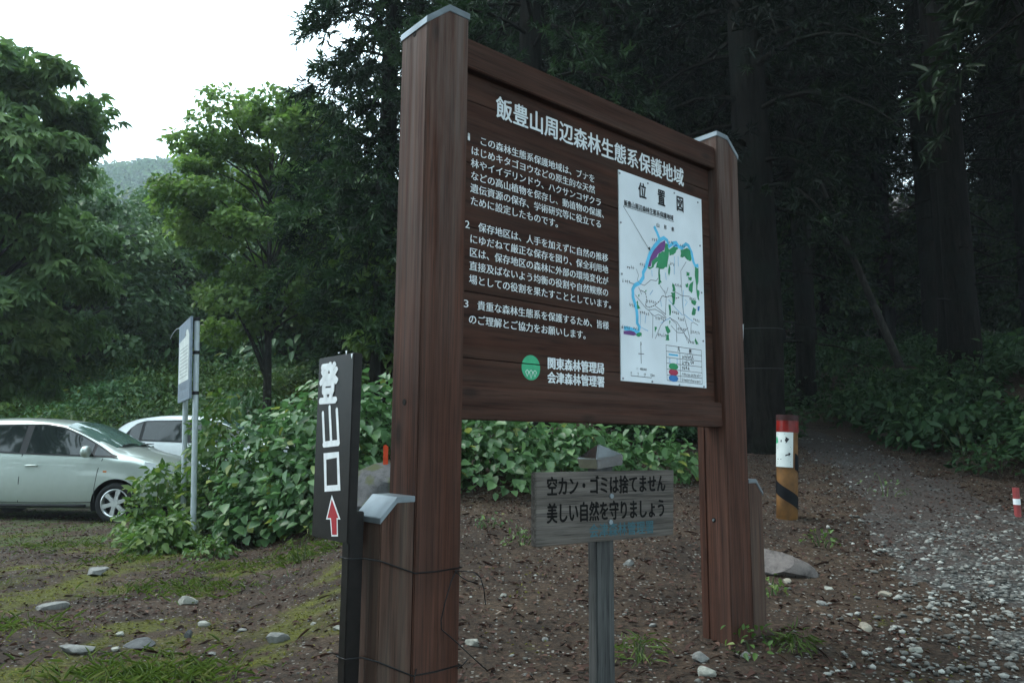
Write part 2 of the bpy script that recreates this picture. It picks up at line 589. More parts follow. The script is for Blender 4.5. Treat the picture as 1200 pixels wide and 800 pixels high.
def ground_mat():
    m, t, b = new_mat('forest_soil')
    tcn = node(t, 'ShaderNodeTexCoord')
    P = tcn.outputs['Object']

    def nz(sc, det=6.0, ro=.62, dist=0.0):
        n = node(t, 'ShaderNodeTexNoise', Scale=sc, Detail=det, Roughness=ro, Distortion=dist)
        t.links.new(P, n.inputs['Vector'])
        return n.outputs['Fac']
    fine = nz(38, 8, .7)
    mid = nz(7, 6, .65, .4)
    big = nz(1.4, 5, .6)
    soil = ramp(t, fine, [(.30, (.014, .0105, .008)), (.47, (.046, .033, .024)), (.62, (.082, .058, .043)), (.78, (.17, .14, .11))])
    c = soil.outputs['Color']
    tone = ramp(t, mid, [(.3, (.55, .55, .55)), (.7, (1.35, 1.25, 1.15))])
    c = mixc(t, .8, c, tone.outputs['Color'], 'MULTIPLY')
    tb = ramp(t, big, [(.34, (.52, .50, .50)), (.52, (.95, .90, .86)), (.68, (1.25, 1.22, 1.1))])
    c = mixc(t, .85, c, tb.outputs['Color'], 'MULTIPLY')
    # little stones in the soil
    vo = node(t, 'ShaderNodeTexVoronoi', Scale=42.0)
    t.links.new(P, vo.inputs['Vector'])
    vc = node(t, 'ShaderNodeSeparateColor')
    t.links.new(vo.outputs['Color'], vc.inputs['Color'])
    g1 = node(t, 'ShaderNodeMath', operation='GREATER_THAN')
    t.links.new(vc.outputs['Red'], g1.inputs[0])
    g1.inputs[1].default_value = .86
    g2 = node(t, 'ShaderNodeMath', operation='LESS_THAN')
    t.links.new(vo.outputs['Distance'], g2.inputs[0])
    g2.inputs[1].default_value = .34
    g3 = node(t, 'ShaderNodeMath', operation='MULTIPLY')
    t.links.new(g1.outputs[0], g3.inputs[0])
    t.links.new(g2.outputs[0], g3.inputs[1])
    c = mixc(t, g3.outputs[0], c, (.22, .21, .19))
    # moss, with an edge broken up by noise
    for att, sc, col_lo, col_hi, lo, hi in (('moss', 9, (.034, .036, .008), (.125, .130, .020), .52, .98), ('grass', 12, (.03, .042, .016), (.075, .10, .030), .52, 1.0)):
        at = node(t, 'ShaderNodeAttribute', attribute_name=att)
        nn = nz(sc, 7, .7, .3)
        s = node(t, 'ShaderNodeMath', operation='MULTIPLY')
        t.links.new(at.outputs['Fac'], s.inputs[0])
        a2 = node(t, 'ShaderNodeMath', operation='ADD')
        t.links.new(nn, a2.inputs[0])
        a2.inputs[1].default_value = .5
        t.links.new(a2.outputs[0], s.inputs[1])
        mr_ = node(t, 'ShaderNodeMapRange')
        mr_.inputs['From Min'].default_value = lo
        mr_.inputs['From Max'].default_value = hi
        t.links.new(s.outputs[0], mr_.inputs['Value'])
        cc = ramp(t, fine, [(.32, col_lo), (.66, col_hi)])
        f_ = node(t, 'ShaderNodeMath', operation='MULTIPLY')
        t.links.new(mr_.outputs['Result'], f_.inputs[0])
        f_.inputs[1].default_value = .92
        c = mixc(t, f_.outputs[0], c, cc.outputs['Color'])
    t.links.new(c, b.inputs['Base Color'])
    b.inputs['Roughness'].default_value = .92
    b.inputs['Specular IOR Level'].default_value = .25
    ad = node(t, 'ShaderNodeMath', operation='ADD')
    t.links.new(fine, ad.inputs[0])
    t.links.new(mid, ad.inputs[1])
    bp = node(t, 'ShaderNodeBump', Strength=.9, Distance=.03)
    t.links.new(ad.outputs[0], bp.inputs['Height'])
    t.links.new(bp.outputs['Normal'], b.inputs['Normal'])
    return m


def gravel_mat():
    m, t, b = new_mat('gravel')
    tcn = node(t, 'ShaderNodeTexCoord')
    P = tcn.outputs['Object']
    vo = node(t, 'ShaderNodeTexVoronoi', Scale=34.0)
    t.links.new(P, vo.inputs['Vector'])
    sc_ = node(t, 'ShaderNodeSeparateColor')
    t.links.new(vo.outputs['Color'], sc_.inputs['Color'])
    st = ramp(t, sc_.outputs['Green'], [(.0, (.05, .052, .05)), (.45, (.13, .135, .13)), (1, (.34, .35, .33))])
    ed = ramp(t, vo.outputs['Distance'], [(.25, (1, 1, 1)), (.62, (.12, .11, .10))])
    c = mixc(t, 1.0, st.outputs['Color'], ed.outputs['Color'], 'MULTIPLY')
    n = node(t, 'ShaderNodeTexNoise', Scale=2.2, Detail=6.0, Roughness=.65)
    t.links.new(P, n.inputs['Vector'])
    sp = node(t, 'ShaderNodeSeparateXYZ')
    t.links.new(P, sp.inputs[0])
    far = node(t, 'ShaderNodeMapRange')                  # the trodden inner stretch carries less gravel, more dark litter
    far.inputs['From Min'].default_value = 4.6
    far.inputs['From Max'].default_value = 8.0
    far.inputs['To Max'].default_value = .17
    t.links.new(sp.outputs['Y'], far.inputs['Value'])
    sm_ = node(t, 'ShaderNodeMath', operation='ADD')
    t.links.new(n.outputs['Fac'], sm_.inputs[0])
    t.links.new(far.outputs['Result'], sm_.inputs[1])
    rp = ramp(t, sm_.outputs[0], [(.47, (0, 0, 0)), (.60, (1, 1, 1))])
    nf = node(t, 'ShaderNodeTexNoise', Scale=40.0, Detail=8.0, Roughness=.72)
    t.links.new(P, nf.inputs['Vector'])
    so = ramp(t, nf.outputs['Fac'], [(.30, (.010, .0075, .006)), (.5, (.032, .023, .019)), (.64, (.07, .05, .04)), (.78, (.17, .15, .13))])
    c = mixc(t, rp.outputs['Color'], c, so.outputs['Color'])
    t.links.new(c, b.inputs['Base Color'])
    b.inputs['Roughness'].default_value = .9
    bp = node(t, 'ShaderNodeBump', Strength=1.0, Distance=.02)
    bp.invert = True
    t.links.new(vo.outputs['Distance'], bp.inputs['Height'])
    t.links.new(bp.outputs['Normal'], b.inputs['Normal'])
    return m


# ------------------------------------------------------------------ ground, trail, hill, haze
def axis(lo, a, b, hi, step, g=1.16):
    c = list(np.arange(a, b + 1e-6, step))
    s, x = step, b
    while x < hi:
        s *= g
        x = min(x + s, hi)
        c.append(x)
    s, x = step, a
    while x > lo:
        s *= g
        x = max(x - s, lo)
        c.insert(0, x)
    return np.array(c)


def moss_mask(x, y):
    left = (1 - sm(-1.3, .1, x)) * sm(-2, 1, y) * (1 - sm(8.5, 11.5, y))
    m_ = left * sm(-.25, .75, .55 * wob(x * 1.0 + 5, y * 1.5, .75) + .55 * wob(x - 3, y + 2, 2.3) + .35 * wob(y, x, 5) + .32)
    m_ = np.maximum(m_, .9 * sm(.05, .7, .6 * wob(x - 4, y + 9, 1.1) + .5 * wob(x, y - 5, 3)) * sm(-.8, .1, x) * (1 - sm(2.3, 3.2, x)) * (1 - sm(4.6, 6.0, y)))
    m_ = m_ * (.62 + .7 * sm(-.45, .35, wob(x + 2, y + 6, 4.5))) * (.5 + .6 * sm(-.4, .4, wob(x - 7, y, 11)))
    return np.clip(m_, 0, 1)


def grass_mask(x, y):
    a = (1 - sm(-2.6, -1.2, x)) * sm(6.5, 9, y) * .9
    b = (1 - sm(-1.2, -.2, x)) * sm(.15, .6, wob(x + 11, y - 3, .9)) * .8
    return np.clip(np.maximum(a, b) * (.45 + .8 * sm(-.4, .4, wob(x + 4, y - 6, 6))), 0, 1)


gx = axis(-330, -9, 9, 330, .13)
gy = axis(-60, .6, 16, 420, .13)
X, Y = np.meshgrid(gx, gy)
V = np.stack([X, Y, H(X, Y)], -1).reshape(-1, 3)
nx, ny = len(gx), len(gy)
ii = (np.arange(ny - 1)[:, None] * nx + np.arange(nx - 1)[None]).ravel()
Fq = np.stack([ii, ii + 1, ii + nx + 1, ii + nx], 1)
go = np_obj('ground', V, Fq, ground_mat(), smooth=True)
for nm, fn in (('moss', moss_mask), ('grass', grass_mask)):
    a = go.data.attributes.new(nm, 'FLOAT', 'POINT')
    a.data.foreach_set('value', fn(V[:, 0], V[:, 1]).astype(np.float32))
tag(go, kind='structure')


def trail_halfwidth(y):
    return np.interp(y, [-10, 0, 3.5, 5, 7, 10, 14, 22], [1.7, 1.6, 1.35, 1.2, .95, .8, .65, .5])


ty_ = np.arange(-6, 20.01, .14)
tv = []
K = 19
for y in ty_:
    wv = trail_halfwidth(y)
    for k in range(K):
        s_ = (k / (K - 1)) * 2 - 1
        e_ = .22 * wob(y * 2.1 + (7 if s_ > 0 else 0), s_ * 3, 1.1) * abs(s_)
        x = float(trail_x(y)) + s_ * (wv + e_)
        lift = .008 - .05 * sm(.62, 1.0, abs(s_) + .30 * wob(x * 1.7, y * 1.7, 1.6)) - .012 * sm(.1, .6, wob(x + 8, y * .8, 1.2))
        tv.append((x, y, float(H(x, y)) + lift))
tv = np.array(tv)
ii = (np.arange(len(ty_) - 1)[:, None] * K + np.arange(K - 1)[None]).ravel()
to = np_obj('gravel_path', tv, np.stack([ii, ii + 1, ii + K + 1, ii + K], 1), gravel_mat(), smooth=True)
tag(to, kind='structure')

# far hill with its wood
HX, HY, HR, HT = -104.0, 265.0, 150.0, 65.0


def hill_h(x, y):
    r2 = ((x - HX) / 1.15) ** 2 + (y - HY) ** 2
    return HT * np.exp(-r2 / (2 * (HR * .45) ** 2)) * (1 + .10 * wob(x * .02, y * .02, 1.5))


hx = np.linspace(-320, 90, 60)
hy = np.linspace(130, 410, 50)
X, Y = np.meshgrid(hx, hy)
Z = H(X, Y) - 6 + hill_h(X, Y)
V = np.stack([X, Y, Z], -1).reshape(-1, 3)
ii = (np.arange(49)[:, None] * 60 + np.arange(59)[None]).ravel()
ho = np_obj('hill', V, np.stack([ii, ii + 1, ii + 61, ii + 60], 1), plain('wooded_hill_soil', (.03, .045, .025), rough=.95), smooth=True)
tag(ho, kind='structure')

r0 = np.random.default_rng(21)
cen = []
while len(cen) < 800:
    x, y = r0.uniform(-210, 10), r0.uniform(140, 262)
    if -.75 < x / y < -.2:
        cen.append((x, y, float(H(x, y)) - 6 + float(hill_h(x, y))))
cen = np.array(cen)
n = 130
P = np.repeat(cen, n, 0)
cr_ = np.repeat(r0.uniform(3.8, 6.8, len(cen)), n)[:, None]
dr = unit(r0.normal(size=(len(P), 3)))
dr[:, 2] = np.abs(dr[:, 2])
P = P + dr * cr_ * np.array([[1, 1, 1.3]]) * r0.uniform(.75, 1.05, (len(P), 1)) + np.array([[0, 0, 3.0]])
v, f = leaf_geo(P, unit(r0.normal(size=P.shape)), unit(dr + .5 * r0.normal(size=P.shape)), r0.uniform(1.2, 2.2, len(P)), r0.uniform(.9, 1.5, len(P)))
rn = np.clip(.5 + .22 * np.repeat(r0.normal(size=len(cen)), n) + .15 * r0.normal(size=len(P)), 0, 1)
M['ffar'] = foliage('far_leaves', [(0, (.020, .046, .020)), (.5, (.038, .076, .028)), (1, (.075, .125, .042))], trans=.2, rough=.9, spec=.05)
tag(np_obj('far_wood', v, f, M['ffar'], rnd=np.repeat(rn, 2)), 'far hillside wood fading blue in the haze', 'forest', kind='stuff')

hz = MB().box((-336, -66, -3), (336, 426, 140)).build('haze')
hm = bpy.data.materials.new('air_haze')
hm.use_nodes = True
hm.node_tree.nodes.clear()
hout = hm.node_tree.nodes.new('ShaderNodeOutputMaterial')
hv = hm.node_tree.nodes.new('ShaderNodeVolumePrincipled')
hv.inputs['Color'].default_value = (.80, .92, 1.0, 1)
hv.inputs['Density'].default_value = .0009
hv.inputs['Anisotropy'].default_value = .1
hm.node_tree.links.new(hv.outputs[0], hout.inputs['Volume'])
hz.data.materials.append(hm)
tag(hz, 'thin pale morning haze in the valley air', 'haze', kind='stuff')


# ------------------------------------------------------------------ trees
def bez(a, b, c, n=6):
    a, b, c = np.array(a, float), np.array(b, float), np.array(c, float)
    t = np.linspace(0, 1, n)[:, None]
    return (1 - t) ** 2 * a + 2 * t * (1 - t) * b + t * t * c


def broadleaf(name, label, loc, seed, height, rx, zc, rz, clumps, leaves, L, Wd, fmat, bmat='barkgrey', trunk_r=.14, group=None, palm=False, lean=(0, 0), flat=.55, cat='tree', rc=.30):
    r = np.random.default_rng(seed)
    root = thing(name, label, cat, loc, 0, group)
    tr = MB()
    topz = zc + rz * .6
    tpts = [(lean[0] * t + .12 * math.sin(3 * t + seed), lean[1] * t + .1 * math.cos(4 * t + seed), topz * t) for t in np.linspace(0, 1, 8)]
    tpts[0] = (tpts[0][0], tpts[0][1], -.3)
    tr.tube(tpts, [trunk_r * (1.25 if i == 0 else 1 - .11 * i) for i in range(8)], 8)
    tp = np.array(tpts)
    # clumps of leaves at the ends of limbs, spread over the crown
    d = unit(r.normal(size=(clumps, 3)))
    rad = r.uniform(.5, 1.0, (clumps, 1)) ** .6
    C = d * rad * np.array([[rx, rx, rz]]) + np.array([[lean[0], lean[1], zc]])
    C += r.normal(size=C.shape) * .13 * rx
    Ps, Ds, Ns, Rn = [], [], [], []
    for i, c in enumerate(C):
        k = max(.12, min(.95, (c[2] - .55 * rz * r.uniform(.4, 1.2)) / topz))
        o = np.array([np.interp(k * topz, tp[:, 2], tp[:, 0]), np.interp(k * topz, tp[:, 2], tp[:, 1]), k * topz])
        mid = (o + c) / 2 + np.array([0, 0, .16 * rx])
        if i % 2 == 0 or clumps < 60:
            tr.tube(bez(o, mid, c, 5), [trunk_r * .34, trunk_r * .26, trunk_r * .18, trunk_r * .11, trunk_r * .05], 4, cap=False)
        q = rc * rx * r.uniform(.65, 1.25)
        n = int(leaves * r.uniform(.7, 1.3))
        u = unit(r.normal(size=(n, 3))) * r.uniform(.25, 1.0, (n, 1)) ** .5
        p = c + u * q * np.array([[1, 1, flat]])
        out = unit(p - np.array([lean[0], lean[1], zc - .5 * rz]))
        nn = unit(np.array([[0, 0, .75]]) + .45 * out + .42 * r.normal(size=(n, 3)))
        dd = unit(out * np.array([[1, 1, .2]]) + .65 * r.normal(size=(n, 3)) - np.array([[0, 0, .35]]))
        Ps.append(p); Ds.append(dd); Ns.append(nn)
        Rn.append(np.clip(.46 + .17 * r.normal() + .16 * r.normal(size=n), 0, 1))
    P, D, N, Rn = map(np.concatenate, (Ps, Ds, Ns, Rn))
    if palm:                                   # hand-shaped leaves: leaflets radiating from one stalk end, drooping
        k = 6
        D0 = unit(D); S0 = unit(np.cross(N, D0)); N0 = np.cross(D0, S0)
        a = np.linspace(-1.9, 1.9, k)
        P2 = np.repeat(P, k, 0)
        D2 = (D0[:, None] * np.cos(a)[None, :, None] + S0[:, None] * np.sin(a)[None, :, None] - .30 * N0[:, None]).reshape(-1, 3)
        N2 = np.repeat(N0, k, 0)
        Ls = L * np.tile(1 - .32 * np.abs(a) / 1.9, len(P)) * np.repeat(r.uniform(.75, 1.2, len(P)), k)
        v, f = leaf_geo(P2, D2, N2, Ls, Ls * Wd, droop=.3)
        rn = np.repeat(np.repeat(Rn, k), 2)
    else:
        s_ = r.uniform(.7, 1.3, len(P))
        v, f = leaf_geo(P, D, N, L * s_, Wd * s_, droop=.2)
        rn = np.repeat(Rn, 2)
    tr.build('trunk', M[bmat], root, smooth=True, fix=False)
    np_obj('crown', v, f, M[fmat], root, rnd=rn)
    return root


def cedar(name, label, loc, seed, height, crown0, rmax, nbr, tufts, strips, L, fmat, trunk_r, group=None, droop=.35, top_r=.25, bare=0):
    r = np.random.default_rng(seed)
    root = thing(name, label, 'tree', loc, 0, group)
    tr = MB()
    zs = np.array([-.4, .15, .7, 2, height * .3, height * .6, height * .85, height])
    wx = .05 * np.sin(zs * .9 + seed)
    tr.tube([(wx[i], .04 * math.cos(zs[i] + seed), zs[i]) for i in range(8)],
            [trunk_r * 1.5, trunk_r * 1.22, trunk_r * 1.05, trunk_r, trunk_r * .84, trunk_r * .5, trunk_r * .22, .02], 14)
    Ps, Ds, Ns, Ls, Rn = [], [], [], [], []
    for i in range(bare):                      # dead lower limbs
        z = r.uniform(1.6, crown0 + 1.0); a = r.uniform(0, 6.28); l_ = r.uniform(.5, 1.9)
        e = np.array([math.cos(a) * l_, math.sin(a) * l_, z - .15 * l_])
        tr.tube(bez((0, 0, z), (math.cos(a) * l_ * .5, math.sin(a) * l_ * .5, z + .1), e, 4), [.03, .022, .014, .006], 4, cap=False)
    for i in range(nbr):
        k = (i + r.uniform(0, 1)) / nbr
        z = crown0 + (height - crown0) * k
        reach = rmax * (1 - k) ** .75 * r.uniform(.6, 1.1) * min(1, .55 + 3 * k) + top_r
        a = i * 2.4 + r.uniform(-.5, .5)
        h = np.array([math.cos(a), math.sin(a), 0])
        o = np.array([0, 0, z])
        m_ = o + h * reach * .55 + np.array([0, 0, .10 * reach])
        e = o + h * reach - np.array([0, 0, droop * reach * r.uniform(.6, 1.3)])
        path = bez(o, m_, e, 6)
        tr.tube(path, [trunk_r * .16, trunk_r * .13, trunk_r * .10, trunk_r * .08, trunk_r * .05, .006], 4, cap=False)
        nt_ = max(3, int(tufts * (reach / rmax) * r.uniform(.8, 1.2)))
        tt = r.uniform(.18, 1.0, nt_) ** .75
        idx = tt * 5
        lo = np.clip(idx.astype(int), 0, 4)
        c = path[lo] + (path[lo + 1] - path[lo]) * (idx - lo)[:, None]
        side = np.array([-h[1], h[0], 0])
        off = r.normal(size=(nt_, 1)) * .20 * reach * (1 - .35 * tt[:, None])
        c = c + side * off + np.array([[0, 0, 1]]) * (r.normal(size=(nt_, 1)) * .07 * reach - .22 * np.abs(off))
        base_r = np.clip(.46 + .17 * r.normal() + .15 * r.normal(size=nt_) + .15 * (tt - .5), 0, 1)
        g = strips
        td = unit(h[None] * .75 + side[None] * np.sign(off) * r.uniform(.1, .9, (nt_, 1)) + np.array([[0, 0, -.35]]) + .3 * r.normal(size=(nt_, 3)))
        Pp = np.repeat(c, g, 0) + np.repeat(td, g, 0) * np.tile(np.linspace(-.5, .75, g), nt_)[:, None] * L * 1.5
        Dd = unit(np.repeat(td, g, 0) * .75 + unit(r.normal(size=(nt_ * g, 3))) * .75)
        Ps.append(Pp); Ds.append(Dd); Ns.append(unit(r.normal(size=Pp.shape) * .6 + np.array([[0, 0, 1.0]])))
        Ls.append(L * r.uniform(.6, 1.25, len(Pp)))
        Rn.append(np.clip(np.repeat(base_r, g) + .08 * r.normal(size=len(Pp)), 0, 1))
    P, D, N, Ls, Rn = map(np.concatenate, (Ps, Ds, Ns, Ls, Rn))
    v, f = leaf_geo(P, D, N, Ls, Ls * .19, fold=.3, droop=.1)
    tr.build('trunk', M['bark'], root, smooth=True, fix=False)
    np_obj('crown', v, f, M[fmat], root, rnd=np.repeat(Rn, 2))
    return root


def mound(name, label, loc, seed, rx, ry, rz, n, L, Wd, fmat, group=None, cat='bush', tri=True, droop=.25, up=.8, stems=10, spiky=0.0):
    """a bush: leaves in overlapping tiers over an uneven mound, thin stems inside"""
    r = np.random.default_rng(seed)
    root = thing(name, label, cat, loc, r.uniform(0, 6.28), group)
    nb = 9
    bd = unit(r.normal(size=(nb, 3))); bd[:, 2] = np.abs(bd[:, 2])
    bs = r.uniform(-.05, .38, nb)
    d = unit(r.normal(size=(n, 3))); d[:, 2] = np.abs(d[:, 2]) * 1.15
    d = unit(d)
    bulge = 1 + (np.exp(-(1 - d @ bd.T) * 7) * bs[None]).sum(1)
    shell = r.uniform(.12, 1, n) ** .38
    P = d * np.array([[rx, ry, rz]]) * (shell * bulge)[:, None]
    P[:, 2] += .02
    if spiky:
        P[:, 2] += spiky * r.uniform(0, 1, n) ** 4 * rz
    out = unit(d * np.array([[1 / rx, 1 / ry, 1 / rz]]))
    N = unit(np.array([[0, 0, up]]) + .55 * out + .33 * r.normal(size=(n, 3)))
    D = unit(out * np.array([[1, 1, .15]]) + .55 * r.normal(size=(n, 3)) - np.array([[0, 0, .25]]))
    Rn = np.clip(.45 + .18 * r.normal(size=n) + .16 * np.sin(P[:, 0] * 5 + seed) * np.cos(P[:, 1] * 4), 0, 1)
    Rn[r.uniform(size=n) < .02] = 1
    sc = r.uniform(.42, 1.35, n)
    if tri:
        D0 = unit(D); S0 = unit(np.cross(N, D0)); N0 = np.cross(D0, S0)
        a = np.array([-1.35, 0, 1.35])
        P2 = np.repeat(P, 3, 0)
        D2 = (D0[:, None] * np.cos(a)[None, :, None] + S0[:, None] * np.sin(a)[None, :, None] - .12 * N0[:, None]).reshape(-1, 3)
        sc = np.repeat(sc, 3) * np.tile([.88, 1.05, .88], n)
        P2 = P2 + D2 * .10 * L
        v, f = leaf_geo(P2, D2, np.repeat(N0, 3, 0), L * sc, Wd * sc, fold=.14, droop=droop)
        rn = np.repeat(np.repeat(Rn, 3), 2)
    else:
        v, f = leaf_geo(P, D, N, L * sc, Wd * sc, fold=.14, droop=droop)
        rn = np.repeat(Rn, 2)
    np_obj('leaves', v, f, M[fmat], root, rnd=rn)
    st = MB()
    for i in range(stems):
        q = P[r.integers(0, n)] * .95
        st.tube(bez((q[0] * .25, q[1] * .25, -.05), (q[0] * .5, q[1] * .5, q[2] * .9), q, 5), [.008, .007, .006, .004, .002], 4, cap=False)
    st.build('stems', M['stem'], root, fix=False)
    return root


# -- left: trees beyond the parking place
def on(x, y): return (x, y, float(H(x, y)))


broadleaf('broadleaf_tree', 'big-leaved tree with hand-shaped drooping leaves at the left edge, over the silver car', on(-11.45, 15.2), 3, 9.8, 2.5, 5.5, 4.1, 130, 58, .28, .36, 'fchestnut', trunk_r=.2, palm=True)
broadleaf('broadleaf_tree', 'rounded mid-green tree behind the silver car, right of the hand-leaved tree', on(-14.2, 23.5), 8, 7, 3.0, 3.9, 3.0, 120, 130, .20, .12, 'fwood', trunk_r=.18)
broadleaf('light_green_tree', 'light green tree against the white sky beside the dark cedar', on(-6.35, 19.0), 14, 10, 2.45, 6.3, 3.1, 88, 330, .145, .10, 'fmaple', trunk_r=.13, rc=.26)
broadleaf('light_green_tree', 'small light green sapling with a thin pale trunk behind the left sign post', on(-2.15, 13.2), 33, 4, 1.0, 2.5, 1.2, 40, 70, .14, .10, 'fmaple', trunk_r=.035, rc=.34)

# -- the cedars close behind the sign
cedar('cedar_tree', 'dark drooping cedar rising left of the tall left sign post', on(-2.35, 13.2), 5, 17, 2.0, 2.15, 190, 34, 19, .16, 'fcedar', .2, droop=.55)
cedar('cedar_tree', 'thick-trunked cedar standing behind the right sign post with two thin wires round it', on(3.77, 11.2), 6, 22, 3.6, 2.9, 120, 26, 19, .15, 'fcedarshade', .32, droop=.5, bare=6)
cedar('cedar_tree', 'dark cedar whose low boughs hang behind the top rail of the sign', on(.3, 11.8), 7, 19, 2.6, 2.8, 130, 26, 19, .15, 'fcedar', .24, droop=.5, bare=3)
cedar('cedar_tree', 'dark cedar behind the middle of the sign board', on(1.9, 14.5), 9, 21, 2.4, 3.0, 120, 24, 17, .16, 'fcedarshade', .26, droop=.5, bare=4)

# -- cedars of the dark forest on the right: three grown once, then copied
GRP = 'cedars in the dark forest on the right'
proto = [cedar('cedar_tree', 'dark cedar trunk standing in the shadow of the forest, right of the sign', on(8.3, 20.5), 41, 23, 6.5, 3.3, 120, 24, 12, .24, 'fcedarshade', .24, group=GRP, bare=14),
         cedar('cedar_tree', 'dark cedar trunk standing in the shadow of the forest, right of the sign', on(11.6, 20.0), 42, 25, 7.0, 3.4, 120, 24, 12, .24, 'fcedarshade', .29, group=GRP, bare=14),
         cedar('cedar_tree', 'dark cedar trunk standing in the shadow of the forest, right of the sign', on(7.2, 18.0), 43, 21, 5.5, 3.4, 120, 24, 12, .24, 'fcedarshade', .22, group=GRP, bare=12)]
proto.append(cedar('cedar_tree', 'thick cedar trunk rising through the gap of bright sky at the right', on(9.4, 15.6), 44, 25, 11.5, 2.4, 70, 18, 12, .24, 'fcedarshade', .29, group=GRP, bare=26))
dup(proto[3], on(9.9, 13.2), 2.0, 1.05, label='thickest dark cedar trunk at the right edge of the photo')
r1 = np.random.default_rng(77)
spots = [(8.35, 13.6, 3, .92), (8.9, 22.5, 2, 1), (6.2, 23.5, 0, 1)]
keep = [(9.4, 15.6), (9.9, 13.2)]
tries = 0
while len(spots) < 118 and tries < 9000:
    tries += 1
    y = r1.uniform(4, 62)
    x = r1.uniform(-7, 52)
    if y < 15 and x < 9.0: continue
    if y >= 15 and x < -3.5 + max(0, 24 - y) * .5: continue
    if abs(x - float(trail_x(y))) < 2.2 and y < 30: continue
    if x / y > 1.35: continue
    if .53 < x / y < .70 and y > 11: continue
    if any((x - a) ** 2 + (y - b) ** 2 < (1.9 if y < 30 else 2.8) ** 2 for a, b, *_ in spots + keep): continue
    spots.append((x, y, int(r1.integers(0, 3)), r1.uniform(.85, 1.2)))
for i, (x, y, k, s_) in enumerate(spots):
    lb = {0: 'cedar trunk on the bank beside the trail, nearest of the forest trunks'}.get(i)
    dup(proto[k], on(x, y), r1.uniform(0, 6.28), s_, label=lb)

for x, y, k, s_ in ((5.2, -4.5, 0, 1.0), (9.5, -1.2, 1, 1), (8.8, 3.2, 2, 1), (10.2, 7.2, 0, 1.05), (1.0, -8.5, 1, 1), (6.5, -10.5, 2, 1), (-3.5, -12.5, 0, 1), (13.0, -5.5, 1, 1), (13.0, 2.0, 0, 1.1), (7.6, .6, 1, .9), (11.3, 4.8, 2, 1.1), (8.6, 9.6, 1, 1.0), (15.5, 5.5, 1, 1), (12.4, 9.4, 0, 1), (6.7, 6.9, 2, .95), (5.9, 4.6, 0, .9), (7.6, 9.3, 1, .95), (4.9, 1.8, 2, .95)):
    dup(proto[k], on(x, y), x, s_, label='cedar at the forest edge beside and behind the viewer', group='cedars along the near forest edge')

# understorey inside the forest
UG = 'leafy understorey trees in the dark forest'
M['funder'] = foliage('understorey_leaves', [(0, (.018, .044, .020)), (.5, (.038, .080, .034)), (1, (.075, .13, .046))], spec=.15)
ut = broadleaf('understorey_tree', 'leafy low tree among the dark cedar trunks', on(7.3, 24), 61, 5, 1.9, 3.0, 2.2, 60, 70, .17, .11, 'funder', trunk_r=.05, group=UG)
for i in range(60):
    y = r1.uniform(23, 54)
    x = r1.uniform(-3, .85 * y)
    if abs(x - float(trail_x(y))) < 2.0 and y < 24: continue
    dup(ut, on(x, y), r1.uniform(0, 6.28), r1.uniform(.7, 1.35))
# leaning bare stem
lt = thing('leaning_tree', 'thin leaning bare trunk between the straight cedars', 'tree', on(8.9, 17.2))
MB().tube(bez((.3, 0, -.3), (-.55, .1, 2.2), (-1.6, .4, 5.4), 9), [.11, .10, .09, .085, .08, .07, .06, .05, .03], 8).build('trunk', M['barkgrey'], lt, smooth=True)
# low plants along the trail and on the bank
LG = 'low leafy plants on the dark forest floor'
lp = mound('forest_plant', 'low leafy plant on the dark forest floor by the trail', on(6.6, 11.5), 71, .6, .6, .45, 420, .11, .06, 'funder', group=LG, cat='plant', tri=False, stems=5, spiky=.5)
for i in range(150):
    y = r1.uniform(8.5, 24)
    x = float(trail_x(y)) + r1.uniform(1.0, 9.5) + .02 * (y - 8) if i % 4 else float(trail_x(y)) - r1.uniform(.9, 3.0)
    if i % 4 == 0 and y < 12: continue
    dup(lp, on(x, y), r1.uniform(0, 6.28), (r1.uniform(.7, 1.6), r1.uniform(.7, 1.6), r1.uniform(.6, 1.5)))

# -- wood behind the grass bank on the left: three grown once, then copied
FG = 'hazy trees of the wood beyond the bank'
near_wood = [(-12.6, 27.5, .62), (-10.3, 29.0, .66), (-8.0, 27.0, .70), (-6.2, 26.0, .72), (-4.6, 24.5, .72), (-16.8, 28.0, .7)]
fl = 'dark hazy tree of the wood beyond the grassy bank'
fp = [broadleaf('forest_tree', fl, on(-24, 34), 101, 12, 3.4, 6.0, 5.6, 100, 95, .30, .20, 'fwood', trunk_r=.2, group=FG),
      broadleaf('forest_tree', fl, on(-9.5, 52), 102, 12, 3.0, 5.8, 5.5, 100, 95, .28, .19, 'fwood', trunk_r=.2, group=FG),
      broadleaf('forest_tree', fl, on(-29, 38), 103, 13, 3.6, 6.6, 6.0, 110, 95, .30, .20, 'fwood', trunk_r=.2, group=FG)]
done = [(-24, 34), (-9.5, 52), (-29, 38)]
for x, y, s_ in near_wood:
    dup(fp[1], on(x, y), x * 3, s_, label='tree at the front edge of the wood, just behind the grassy bank', group='trees at the front edge of the wood')
tries = 0
while len(done) < 84 and tries < 3000:
    tries += 1
    y = r1.uniform(29, 115)
    x = r1.uniform(-.80, -.12) * y
    if any((x - a) ** 2 + (y - b) ** 2 < (2.9 + .03 * y) ** 2 for a, b in done): continue
    done.append((x, y))
    s_ = r1.uniform(.8, 1.0) * (min(1.25, .27 * y / 12) if x / y > -.62 else 1.0)
    dup(fp[int(r1.integers(0, 3))], on(x, y), r1.uniform(0, 6.28), s_)

